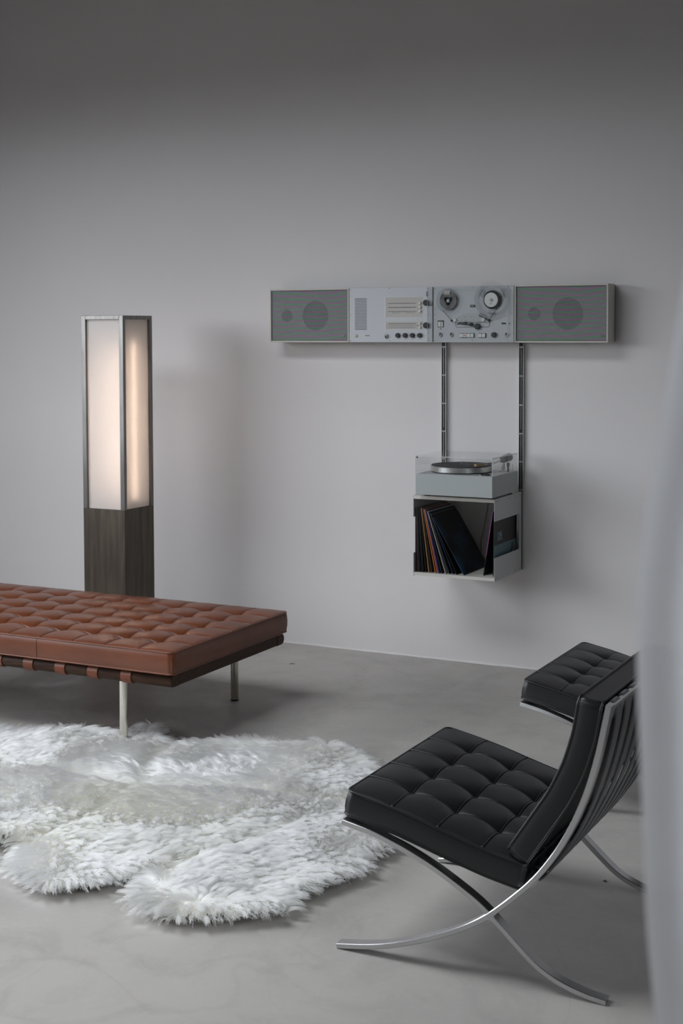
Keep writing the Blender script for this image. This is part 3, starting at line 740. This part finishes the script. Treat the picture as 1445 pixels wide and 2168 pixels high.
# reels
def reel(cx, cz, R_, hub, ring_radii, ring_mat, yy):
    r_ = MB().ring(R_*0.72, R_, 0.0, 0.0014, (cx, yy, cz), 'y', 48).ring(hub*0.9, R_*0.36, 0.0, 0.0014, (cx, yy, cz), 'y', 36)
    for k in range(3):
        a_ = 2*math.pi*k/3+0.5
        c_, s_ = math.cos(a_), math.sin(a_); u, vv = hub, R_*0.74; q = R_*0.14
        P4 = [(u*c_-q*s_, u*s_+q*c_), (vv*c_-q*1.5*s_, vv*s_+q*1.5*c_), (vv*c_+q*1.5*s_, vv*s_-q*1.5*c_), (u*c_+q*s_, u*s_-q*c_)]
        r_.prism([(cx+p_[0], cz+p_[1]) for p_ in P4], yy-0.0014, yy)
    o = r_.build('reel', 'clear_acrylic', tape)
    MB().ring(R_*0.985, R_, -0.0005, 0.002, (cx, yy, cz), 'y', 56).build('reel_rim', 'acrylic_edge', o)
    MB().ring(R_*0.70, R_*0.715, -0.0003, 0.0016, (cx, yy, cz), 'y', 48).build('reel_window_rim', 'acrylic_edge', o)
    MB().ring(ring_radii[0], ring_radii[1], -0.006, -0.0005, (cx, yy, cz), 'y', 48).build('tape_reflection_ring', ring_mat, o, smooth=40)  # wound tape on the right reel, a painted reflection on the left
    return o
ra = reel(RX(378), RZ(335), 0.062, 0.010, (0.017, 0.044), 'reel_reflection', YP-0.012)  # grey ring paints a dark reflection; this reel holds no tape
knob(tape, RX(378), RZ(338), 0.0085, 0.016, YP, 'grey_metal', 'spindle')
MB().box((RX(318), YP-0.0152, RZ(240)), (RX(408), YP-0.0136, RZ(180))).build('reel_sticker', 'dial_beige', ra)
rb = reel(RX(1040), RZ(330), 0.0915, 0.020, (0.034, 0.0455), 'black_plastic', YP-0.012)
hb = MB().lathe([(0.0355, 0.0), (0.0355, 0.0135), (0.034, 0.014), (0, 0.014)], (RX(1027), YP, RZ(332)), 'y', 36).build('reel_hub', 'white_plastic', rb)
knob(tape, RX(1027), RZ(332), 0.008, 0.019, YP, 'grey_metal', 'spindle')
text('hub_lettering', 'BASF', 0.006, 'print_black', hb, (RX(1020), YP-0.0143, RZ(390)), (math.pi/2, 0, 0))
for A0, A1 in (((285, 480), (430, 640)), ((1108, 455), (1000, 620))):
    MB().tube([(RX(A0[0]), YP-0.008, RZ(A0[1])), (RX(A1[0]), YP-0.008, RZ(A1[1]))], 0.0012, 6).build('tape_run', 'record_vinyl', tape)
# acrylic cover with polished edges
x0, x1, z0, z1 = RX(78), RX(1292), 0.003, 0.2775; yc = YP-0.030
cv = MB().box((x0, yc, z0), (x1, yc+0.003, z1)).build('acrylic_cover', 'clear_acrylic', tape)
MB().box((x0, yc+0.003, z0), (x0+0.0025, YP-0.0005, z1)).build('cover_side', 'clear_acrylic', cv)
MB().box((x1-0.0025, yc+0.003, z0), (x1, YP-0.0005, z1)).build('cover_side', 'clear_acrylic', cv)
ed = MB()
ed.box((x0, yc-0.0003, z0), (x0+0.0012, yc+0.0033, z1)).box((x1-0.0022, yc-0.0003, z0), (x1, yc+0.0033, z1))
ed.box((x0, yc-0.0003, z1-0.0014), (x1, yc+0.0033, z1)).box((x0, yc-0.0003, z0), (x1, yc+0.0033, z0+0.0009)); ed.build('cover_edge', 'acrylic_edge', cv)
lt = MB().box((RX(88), yc-0.002, RZ(413)), (RX(172), yc, RZ(402)), 0.0006).box((RX(151), yc-0.002, RZ(402)), (RX(159), yc, RZ(345)), 0.0006); lt.build('cover_latch', 'dark_grey', cv)
for a_, b_ in ((97, 148), (97, 543), (100, 825), (100, 943)): screw(tape, RX(a_), RZ(b_), yc, 0.002)

# ------------------------------------------------------------------ record shelf
sx0, sx1, syf = -2.8621, -2.440, -0.3966
sh = thing('record_shelf', 'grey metal wall shelf box with cut-out sides holding vinyl records', 'shelf', ((sx0+sx1)/2, 0, 0.5005))
hw = (sx1-sx0)/2; yb = -0.0225
def sheet(name, z0, z1, up_):
    m = MB().box((-hw+0.0022, syf+0.001, z1-0.002 if up_ else z0), (hw-0.0022, yb, z1 if up_ else z0+0.002))
    m.box((-hw+0.0022, syf, z0), (hw-0.0022, syf+0.002, z1)); return m.build(name, 'cream_metal', sh)
sheet('top_shelf', 0.3745, 0.391, True); 
MB().box((-hw+0.0022, syf+0.002, 0.0125), (hw-0.0022, yb, 0.0145)).box((-hw+0.0022, syf, 0.0), (hw-0.0022, syf+0.002, 0.0145)).build('bottom_shelf', 'cream_metal', sh)
for sgn in (-1, 1):
    x0, x1 = sorted((sgn*hw, sgn*(hw-0.0022)))
    for (z0, z1, nm, zs) in ((0.2850, 0.392, 'upper_side_plate', 0.378), (-0.003, 0.110, 'lower_side_plate', 0.012)):
        pl_ = MB().box((x0, syf-0.001, z0), (x1, yb-0.001, z1), 0.0006).build(nm, 'grey_metal', sh)
        for y in (-0.36, -0.22, -0.12, -0.05):
            MB().lathe([(0.0026, 0), (0.0024, 0.0012*sgn), (0, 0.0013*sgn)], (sgn*hw, y, zs), 'x', 10).build('screw', 'dark_grey', pl_)
    MB().box((min(x0, x0), -0.060, 0.110), (x1, yb-0.001, 0.285)).build('side_strip', 'grey_metal', sh)

# ------------------------------------------------------------------ vinyl records
def sleeve_mat(nm, c, rough=0.4): 
    if nm not in MAT: mat(nm, c, rough)
    return nm
REC = [  # bottom x, top x, thickness, sleeve colour, label
 (-2.856, -2.8585, .0040, (0.16, 0.012, 0.010), 'dark red record sleeve standing against the left end of the record row'),
 (-2.848, -2.8530, .0030, (0.012, 0.012, 0.013), 'black record sleeve between the dark red and the olive brown ones'), (-2.8415, -2.8490, .0034, (0.07, 0.055, 0.04), 'dull olive brown record sleeve among black ones near the left shelf side'),
 (-2.834, -2.8440, .0032, (0.010, 0.011, 0.014), 'black record sleeve between the olive brown and the dark navy ones'), (-2.826, -2.8385, .0030, (0.014, 0.022, 0.035), 'dark navy record sleeve between black sleeves on the shelf'),
 (-2.817, -2.8325, .0034, (0.009, 0.009, 0.010), 'black record sleeve just to the right of the dark navy one'), (-2.806, -2.8270, .0032, (0.012, 0.011, 0.011), 'black record sleeve touching the left of the tan brown one'),
 (-2.791, -2.8205, .0036, (0.36, 0.205, 0.085), 'tan brown record sleeve leaning left in the middle of the row'),
 (-2.777, -2.8140, .0034, (0.025, 0.027, 0.028), 'charcoal grey record sleeve leaning beside the tan one'),
 (-2.7595, -2.8070, .0032, (0.42, 0.17, 0.045), 'orange record sleeve leaning between charcoal and salmon sleeves'),
 (-2.7485, -2.8010, .0032, (0.55, 0.17, 0.10), 'salmon red record sleeve leaning beside the orange one'),
 (-2.740, -2.7955, .0028, (0.09, 0.065, 0.24), 'violet blue record sleeve leaning behind the salmon red one'),
 (-2.727, -2.7890, .0034, (0.010, 0.010, 0.011), 'black record sleeve between the violet blue and the pale grey ones'), (-2.708, -2.7815, .0030, (0.42, 0.42, 0.40), 'pale grey record sleeve leaning among black ones'),
 (-2.690, -2.7745, .0034, (0.010, 0.010, 0.012), 'black record sleeve between the pale grey and the dark blue ones'), (-2.672, -2.7665, .0030, (0.014, 0.02, 0.05), 'dark blue record sleeve leaning just behind the starry cover'),
 (-2.652, -2.7605, .0030, (0.009, 0.009, 0.010), 'black record sleeve lying directly under the starry nebula cover'),
 (-2.614, -2.7555, .0036, 'sleeve_nebula', 'black record sleeve with blue nebula cover leaning outermost in the row'),
]
ZB = 0.5151; LP = 0.314
pxb, pa, poff = -2.8597, 0.0, 0.0                     # each sleeve leans on the one to its left
for k, (xb, xt, th, c, lab) in enumerate(REC):
    dy = -0.386+0.008*random.random(); 
    m_ = c if isinstance(c, str) else sleeve_mat('sleeve_%d' % k, c)
    xb += 0.015*k/17
    ang = min(0.60, math.asin((xb-xt)/LP)*1.12)
    while ang > 0 and xb-th*math.cos(ang)-LP*math.sin(ang) < pxb-math.tan(pa)*(LP*math.cos(ang)-poff)+0.0004: ang -= 0.002
    ang = max(ang, 0.0); pxb, pa, poff = xb, ang, th*math.sin(ang)
    lab_ = lab or 'plain black record sleeve leaning in the row on the wall shelf'
    o = thing('record', lab_, 'record', (xb, 0, ZB+th*math.sin(ang)+0.0002), 'vinyl records on the shelf')
    o.rotation_euler = (0, -ang, 0)
    MB().box((-th, dy, 0), (0, dy+LP, LP), 0.0006).build('sleeve', m_, o)
    if k % 3 == 1: MB().box((-th*0.5-0.0006, dy+0.004, LP-0.004), (-th*0.5+0.0006, dy+LP-0.002, LP+0.0012)).build('inner_sleeve', 'dial_beige', o)
# the two at the right end
o = thing('record', 'black record sleeve with a magenta spine leaning right against the shelf side', 'record', (-2.5185, 0, ZB+0.0009), 'vinyl records on the shelf')
o.rotation_euler = (0, math.radians(8.6), 0)
mat('sleeve_magenta', (0.22, 0.055, 0.17), 0.4)
MB().box((0, -0.345, 0), (0.0032, -0.345+LP, LP), 0.0005).build('sleeve', 'record_vinyl', o)
MB().box((-0.0003, -0.3458, 0.10), (0.0034, -0.3445, LP)).build('spine', 'sleeve_magenta', o)
o = thing('record', 'dark record sleeve with pale blue lettering and blue lower half at the shelf side opening', 'record', (-2.4640, 0, ZB+0.0003), 'vinyl records on the shelf')
o.rotation_euler = (0, math.radians(0.8), 0)
mat('sleeve_blue', (0.085, 0.155, 0.195), 0.45, var=0.2, vscale=12); mat('letter_blue', (0.19, 0.33, 0.42), 0.5); mat('sleeve_brown_black', (0.016, 0.013, 0.012), 0.45)
sl = MB().box((0, -0.356, 0), (0.0036, -0.045, LP), 0.0005).build('sleeve', 'sleeve_brown_black', o)
MB().box((0.0030, -0.3555, 0.0), (0.0039, -0.046, 0.1475)).build('lower_picture', 'sleeve_blue', sl)
fg = MB()  # seated figure printed on the lower picture
for (ya, yb2, za, zb2) in ((-0.125, -0.085, 0.02, 0.105), (-0.118, -0.094, 0.105, 0.135), (-0.142, -0.118, 0.03, 0.09)):
    fg.box((0.0035, ya, za), (0.0041, yb2, zb2), 0.0002)
fg.build('printed_figure', 'sleeve_brown_black', sl)
MB().box((0.0035, -0.105, 0.05), (0.00425, -0.090, 0.10), 0.0002).build('printed_figure', 'letter_blue', sl)
tx_ = text('cover_lettering', 'SOME', 0.058, 'letter_blue', sl, (0.0038, -0.281, 0.185), (math.pi/2, 0, math.pi/2), 0.42, 0.0002)
# loose cable hanging on the wall behind the records
cb_ = MB().tube([(-2.62, -0.012, 0.875), (-2.625, -0.010, 0.80), (-2.64, -0.012, 0.72), (-2.66, -0.014, 0.63), (-2.655, -0.02, 0.56), (-2.62, -0.03, 0.535), (-2.57, -0.03, 0.545), (-2.53, -0.03, 0.56), (-2.49, -0.026, 0.54)], 0.0026, 8)
tag(cb_.build('cable', 'cable_grey', None, smooth=180), 'thin grey cable hanging down the wall behind the records', 'cable')

# ------------------------------------------------------------------ turntable
tt = thing('turntable', 'grey box turntable with clear dust cover on top of the record shelf', 'turntable', (-2.630, -0.275, 0.8916))
a_, b_ = 0.1975, 0.1725
MB().box((-a_, -b_, 0.011), (a_, b_, 0.111), 0.0015).build('plinth', 'turntable_grey', tt)
MB().box((-a_+0.004, -b_+0.004, 0.111), (a_-0.004, b_-0.004, 0.1125)).build('deck_plate', 'grey_metal', tt)
for x in (-0.165, 0.165):
    for y in (-0.105, 0.13): MB().lathe([(0.018, 0.0), (0.016, 0.011)], (x, y, 0), n=18).build('foot', 'black_plastic', tt)
px, py = -0.033, 0.010
MB().lathe([(0.146, 0.1135), (0.146, 0.117)], (px, py, 0), n=64).build('platter_underside', 'black_plastic', tt, smooth=40)
pt = MB().lathe([(0.149, 0.117), (0.151, 0.1185), (0.151, 0.142), (0.149, 0.144), (0, 0.144)], (px, py, 0), n=72).build('platter', 'brushed_alu', tt, smooth=40)
mt_ = MB()
for r0, r1, z1 in ((0.098, 0.147, 0.1472), (0.056, 0.096, 0.1467), (0.006, 0.054, 0.1472)): mt_.ring(r0, r1, 0.144, z1, (px, py, 0), 'z', 64)
mt_.build('rubber_mat', 'rubber_mat', pt)
MB().lathe([(0.0036, 0.144), (0.0036, 0.160), (0.001, 0.162)], (px, py, 0), n=14).build('spindle', 'chrome', pt, smooth=50)
# tonearm
ax, ay = 0.152, 0.092
MB().lathe([(0.020, 0.1125), (0.020, 0.117), (0.0085, 0.118), (0.0085, 0.172)], (ax, ay, 0), n=24).build('arm_pillar', 'knob_metal', tt, smooth=40)
arm = MB().tube([(ax+0.004, ay+0.03, 0.176), (ax, ay, 0.172), (ax-0.015, ay-0.07, 0.162), (ax-0.050, ay-0.150, 0.157)], 0.0045, 10).build('tonearm', 'chrome', tt, smooth=180)
d_ = Vector((0.010, 0.05, 0.006)).normalized(); p0 = Vector((ax+0.004, ay+0.024, 0.176))
MB().tube([p0-d_*0.012, p0-d_*0.010, p0+d_*0.034, p0+d_*0.036], [0.013, 0.0195, 0.0195, 0.015], 20).build('counterweight', 'black_plastic', arm, smooth=40)
MB().tube([p0+d_*0.036, p0+d_*0.043], 0.0175, 20).build('weight_dial', 'knob_metal', arm, smooth=40)
MB().box((ax-0.012, ay-0.016, 0.158), (ax+0.012, ay+0.012, 0.186), 0.003).build('arm_bearing', 'dark_grey', arm)
hs = MB().box((-0.028, -0.009, -0.006), (0.028, 0.009, 0.006), 0.0015).build('headshell', 'headshell_reflection', arm); hs.location = (ax-0.058, ay-0.168, 0.157); hs.rotation_euler = (0, 0, math.radians(66))  # tan colour stands for a beige reflection painted onto the headshell
MB().lathe([(0.0045, 0.1125), (0.0045, 0.138), (0.0075, 0.139), (0.0075, 0.156), (0.003, 0.158)], (ax+0.024, ay+0.005, 0), n=14).build('arm_rest', 'black_plastic', tt, smooth=40)
MB().tube([(ax+0.032, ay+0.045, 0.1125), (ax+0.032, ay+0.045, 0.147)], 0.0012, 8).build('rest_pin', 'chrome', tt)
sp_ = MB().lathe([(0.014, 0.1125), (0.014, 0.119), (0.010, 0.121), (0, 0.121)], (0.150, -0.118, 0), n=20).build('speed_knob', 'black_plastic', tt, smooth=40)
MB().box((0.120, -0.128, 0.1125), (0.150, -0.116, 0.120), 0.001).build('start_lever', 'black_plastic', tt)
MB().lathe([(0.004, 0.1125), (0.003, 0.116)], (0.128, -0.150, 0), n=12).build('pilot_dot', 'white_plastic', tt)
MB().tube([(-0.150, 0.075, 0.1125), (-0.150, 0.078, 0.150), (-0.144, 0.080, 0.186)], 0.0015, 8).build('brush_post', 'chrome', tt)
# dust cover: five thin acrylic sheets
z0, z1, q = 0.1128, 0.199, 0.003
cvr = MB().box((-a_, -b_, z1-q), (a_, b_-0.004, z1)).build('dust_cover', 'clear_acrylic', tt)
for bx_ in (((-a_, -b_, z0), (a_, -b_+q, z1-q)), ((-a_, b_-q-0.004, z0), (a_, b_-0.004, z1-q)), ((-a_, -b_+q, z0), (-a_+q, b_-q-0.004, z1-q)), ((a_-q, -b_+q, z0), (a_, b_-q-0.004, z1-q))):
    MB().box(*bx_).build('cover_side', 'clear_acrylic', cvr)
ed = MB(); e = 0.0004
ed.box((-a_-e, -b_-e, z1-q-0.0006), (a_+e, -b_+0.001, z1+e)).box((a_-0.001, -b_-e, z1-q), (a_+e, b_-0.004, z1+e))
ed.box((-a_-e, -b_-e, z0), (-a_+0.0012, -b_+0.0012, z1)).box((a_-0.002, -b_-e, z0), (a_+e, -b_+0.002, z1)); ed.build('cover_edge', 'acrylic_edge', cvr)
MB().box((-a_+0.003, -b_+q, z1-0.012), (-a_+0.010, -b_+q+0.004, z1-q)).build('cover_stop', 'dark_grey', cvr)

# ------------------------------------------------------------------ sheepskin rug
OUT = [(-4.35, -2.02), (-4.004, -2.098), (-3.842, -2.073), (-3.749, -1.98), (-3.662, -1.937), (-3.514, -1.958), (-3.466, -1.935), (-3.499, -1.776), (-3.468, -1.711), (-3.367, -1.839), (-3.222, -1.951), (-3.147, -1.958), (-3.118, -1.877), (-2.99, -1.791), (-2.855, -1.769), (-2.723, -1.77), (-2.62, -1.719), (-2.502, -1.747), (-2.364, -1.851), (-2.24, -2.02), (-2.19, -2.22), (-2.06, -2.42), (-1.904, -2.63), (-1.943, -2.752), (-1.896, -2.861), (-1.944, -2.99), (-1.995, -3.136), (-1.976, -3.196), (-1.954, -3.245), (-2.034, -3.319), (-2.142, -3.405), (-2.238, -3.453), (-2.338, -3.448), (-2.439, -3.404), (-2.486, -3.309), (-2.51, -3.218), (-2.526, -3.268), (-2.584, -3.334), (-2.658, -3.419), (-2.72, -3.462), (-2.83, -3.406), (-2.917, -3.356), (-2.988, -3.27), (-3.02, -3.20), (-3.09, -3.16), (-3.17, -3.25), (-3.30, -3.30), (-3.45, -3.25), (-3.60, -3.15), (-3.80, -3.10), (-4.05, -2.95), (-4.25, -2.75), (-4.38, -2.45)]
OP = np.array(OUT); OC = np.array([-2.95, -2.6])
def inside(P, poly):
    x, y = P[:, 0], P[:, 1]; r = np.zeros(len(P), bool); n = len(poly)
    for i in range(n):
        x0, y0 = poly[i]; x1, y1 = poly[(i+1) % n]
        c = ((y0 > y) != (y1 > y)); xx = (x1-x0)*(y-y0)/(y1-y0+1e-12)+x0; r ^= c & (x < xx)
    return r
def edge_dist(P, poly):
    d = np.full(len(P), 9.0); n = len(poly); N_ = np.zeros((len(P), 2))
    for i in range(n):
        a = poly[i]; b = poly[(i+1) % n]; ab = b-a; t = np.clip(((P-a)@ab)/(ab@ab), 0, 1); q = a+t[:, None]*ab; v = P-q; e = np.hypot(*v.T)
        m = e < d; d[m] = e[m]; N_[m] = v[m]
    return d, N_
def fbm(P, s, seed):
    # cheap smooth value noise
    r = np.random.default_rng(seed); T = r.random((64, 64)); out = 0; amp = 1; tot = 0
    for o in range(3):
        q = P*s*(2**o)+o*17.3; i = np.floor(q).astype(int); f = q-i; f = f*f*(3-2*f)
        g = lambda a, b: T[(i[:, 0]+a) % 64, (i[:, 1]+b) % 64]
        v = (g(0, 0)*(1-f[:, 0])+g(1, 0)*f[:, 0])*(1-f[:, 1])+(g(0, 1)*(1-f[:, 0])+g(1, 1)*f[:, 0])*f[:, 1]
        out = out+amp*v; tot += amp; amp *= 0.5
    return out/tot
# creases where the pelts are sewn together
CRE = [np.array(c) for c in ([(-2.51, -3.22), (-2.45, -2.98), (-2.36, -2.72), (-2.33, -2.5)], [(-3.02, -3.20), (-3.02, -2.85), (-2.98, -2.5), (-3.15, -2.2), (-3.22, -1.95)], [(-2.98, -2.5), (-2.6, -2.35), (-2.3, -2.3), (-2.2, -2.2)], [(-4.3, -2.5), (-3.6, -2.45), (-3.02, -2.5)])]
def crease(P):
    d = np.full(len(P), 9.0)
    for c in CRE:
        for i in range(len(c)-1):
            a, b = c[i], c[i+1]; ab = b-a; t = np.clip(((P-a)@ab)/(ab@ab), 0, 1); d = np.minimum(d, np.hypot(*(P-a-t[:, None]*ab).T))
    return d
def base_h(P, d):
    e = np.clip(d/0.07, 0, 1); e = e*e*(3-2*e)
    c = np.clip(crease(P)/0.07, 0, 1); c = c*c*(3-2*c)
    h = 0.006+e*(0.004+0.040*c*fbm(P, 4.2, 5)+0.016*fbm(P, 12, 8))
    return h
rug = thing('sheepskin_rug', 'large cream white long-haired sheepskin rug lying on the concrete floor', 'rug', (OC[0], OC[1], 0))
g = 0.025; gx = np.arange(OP[:, 0].min(), OP[:, 0].max(), g); gy = np.arange(OP[:, 1].min(), OP[:, 1].max(), g)
GX, GY = np.meshgrid(gx, gy, indexing='ij'); GP = np.c_[GX.ravel(), GY.ravel()]
ins = inside(GP, OP); gd, _ = edge_dist(GP, OP); keep = ins & (gd > 0.03)
hz = base_h(GP, gd); idx = -np.ones(len(GP), int); idx[keep] = np.arange(keep.sum())
vv = np.c_[GP[keep]-OC, hz[keep]]; I = idx.reshape(GX.shape); fs_ = []
for i in range(I.shape[0]-1):
    for j in range(I.shape[1]-1):
        q = [I[i, j], I[i+1, j], I[i+1, j+1], I[i, j+1]]
        if min(q) >= 0: fs_.append(q)
MB().add([tuple(v) for v in vv], fs_).build('pelt', 'pelt_skin', rug, smooth=180)
# wool: strands gathered in locks
NS = 240000
lo, hi = OP.min(0), OP.max(0); P = lo+rng.random((int(NS*2.2), 2))*(hi-lo)
k = inside(P, OP); P = P[k]; d, nin = edge_dist(P, OP); k = d > 0.026; P, d, nin = P[k][:NS], d[k][:NS], nin[k][:NS]
n_ = len(P); h0 = base_h(P, d)
# lock centres on a jittered grid
cs = 0.021
ci = np.floor(P/cs).astype(int)
best = np.full(n_, 9.0); LC = np.zeros((n_, 2)); LR = np.zeros((n_, 3))
T1 = rng.random((256, 256, 5))
for dx in (-1, 0, 1):
    for dy in (-1, 0, 1):
        c = ci+np.array([dx, dy]); t = T1[c[:, 0] % 256, c[:, 1] % 256]
        q = (c+t[:, :2])*cs; e = np.hypot(*(P-q).T); m = e < best; best[m] = e[m]; LC[m] = q[m]; LR[m] = t[m, 2:5]
ang = 2*math.pi*1.6*fbm(LC, 1.7, 3)+ (LR[:, 0]-0.5)*0.8
comb = np.c_[np.cos(ang), np.sin(ang)]
bias = np.array([0.35, -0.75]); comb = comb*0.75+bias*0.65
ob = -nin/np.maximum(d, 1e-3)[:, None]; wgt = np.clip(1-d/0.14, 0, 1)[:, None]
comb = comb*(1-0.85*wgt)+ob*1.3*wgt; comb /= np.maximum(np.hypot(*comb.T), 1e-3)[:, None]
lean = 0.62+0.25*LR[:, 1]+0.20*wgt[:, 0]
L = (0.040+0.022*LR[:, 2])*(0.8+0.35*rng.random(n_))
NPT = 7; pos = np.zeros((n_, NPT, 3)); ph = rng.random(n_)*6.28; side = np.c_[-comb[:, 1], comb[:, 0]]
for q in range(NPT):
    t = q/(NPT-1)
    cl = 0.55*t**1.2
    xy = P*(1-cl)+LC*cl
    th_ = lean*math.pi/2*t**0.8
    xy = xy+comb*(L*np.sin(th_*0.9)*t)[:, None]+side*(0.0042*np.sin(ph*0.35+LR[:, 0]*9+t*5.5)*t)[:, None]
    z = h0+L*np.cos(th_*0.82)*t*0.9-0.003*(best/cs)*t
    pos[:, q, :2] = xy-OC; pos[:, q, 2] = np.maximum(z, 0.0025+0.002*t)
hc_ = bpy.data.hair_curves.new('wool_pile'); hc_.add_curves([NPT]*n_)
hc_.attributes['position'].data.foreach_set('vector', pos.astype(np.float32).ravel())
rad = hc_.attributes.get('radius') or hc_.attributes.new('radius', 'FLOAT', 'POINT')
rr_ = np.tile(np.array([0.00055, 0.0006, 0.0006, 0.00056, 0.00048, 0.00036, 0.0002]), n_)
rad.data.foreach_set('value', rr_.astype(np.float32))
ti = hc_.attributes.new('tint', 'FLOAT', 'CURVE')
tv = np.clip((fbm(LC, 2.3, 11)-0.47)*2.6, 0, 1)*0.7+0.35*np.clip(1-crease(P)/0.06, 0, 1)+0.2*LR[:, 1]+0.16  # tint deepens along the creases, painting their shade into the wool
tv = tv+0.30*np.clip((LC[:, 0]+2.55)*3, 0, 1)*np.clip((-LC[:, 1]-2.75)*3, 0, 1)
ti.data.foreach_set('value', np.clip(tv, 0, 1).astype(np.float32))
hc_.materials.append(MAT['wool'])
ho = bpy.data.objects.new('wool_pile', hc_); COL.objects.link(ho); ho.parent = rug; ho['kind'] = 'stuff'

# ------------------------------------------------------------------ sheer curtain
E0 = CAM + fw*0.9; E0.z = 0
zs_ = [0.0, 0.6, 1.0, 1.266, 1.329, 1.375, 1.42, 1.469, 1.516, 1.563, 1.61, 1.656, 1.726, 1.80, 2.0, 2.4, 3.0, 4.3]
ls_ = [0.34, 0.27, 0.225, 0.197, 0.190, 0.189, 0.1868, 0.184, 0.183, 0.1856, 0.193, 0.1997, 0.211, 0.224, 0.27, 0.36, 0.44, 0.50]
rh = Vector((rt.x, rt.y, 0)).normalized(); fh = Vector((fw.x, fw.y, 0)).normalized()
zz = np.r_[np.linspace(0.015, 1.15, 24), np.linspace(1.17, 1.9, 60), np.linspace(1.95, 4.30, 34)]
ll = np.interp(zz, zs_, ls_)
for _ in range(6): ll[1:-1] = (ll[:-2]+2*ll[1:-1]+ll[2:])/4
sgrid = np.r_[np.linspace(0, 0.16, 60), np.linspace(0.165, 1.3, 130)]
cvx = []
for i, z in enumerate(zz):
    for s_ in sgrid:
        wv = 0.012*math.sin(s_*95+1.4*math.sin(z*2.1)+z*1.2)*min(1, 0.25+s_*12)+0.010*math.sin(s_*41+z*2.6+0.7)+0.02*math.sin(s_*9+z*0.8)*min(1, s_*5)
        p_ = E0+rh*(ll[i]+s_*0.92)+fh*(wv+0.10*s_)
        cvx.append((p_.x-0.3, p_.y+5.9, z))
ns = len(sgrid)
cu_ = thing('sheer_curtain', 'white translucent sheer curtain hanging in the near right foreground', 'curtain', (0.3, -5.9, 0))
cm = MB().add(cvx, [[i*ns+j, i*ns+j+1, (i+1)*ns+j+1, (i+1)*ns+j] for i in range(len(zz)-1) for j in range(ns-1)]).build('fabric', 'sheer_voile', cu_, smooth=180)
p_a = E0+rh*0.42; p_b = E0+rh*1.75+fh*0.12
MB().tube([(p_a.x-0.3, p_a.y+5.9, 4.33), (p_b.x-0.3, p_b.y+5.9, 4.33)], 0.03, 10).build('curtain_track', 'white_plastic', cu_)

# ------------------------------------------------------------------ crumbs on the floor
tag(MB().tube([(-3.526, -0.448, 0.002), (-3.518, -0.452, 0.006), (-3.506, -0.446, 0.007), (-3.503, -0.436, 0.003)], 0.0014, 6).build('twig', 'debris', None), 'small dark curled twig lying on the concrete near the back wall', 'twig')
tag(MB().add([(-1.266, -2.544, 0.0005), (-1.252, -2.549, 0.0005), (-1.256, -2.535, 0.0005), (-1.258, -2.542, 0.006)], [[0, 1, 3], [1, 2, 3], [2, 0, 3], [0, 2, 1]]).build('floor_chip', 'debris', None), 'tiny dark chip on the concrete by the far back leg of the chair', 'chip', )
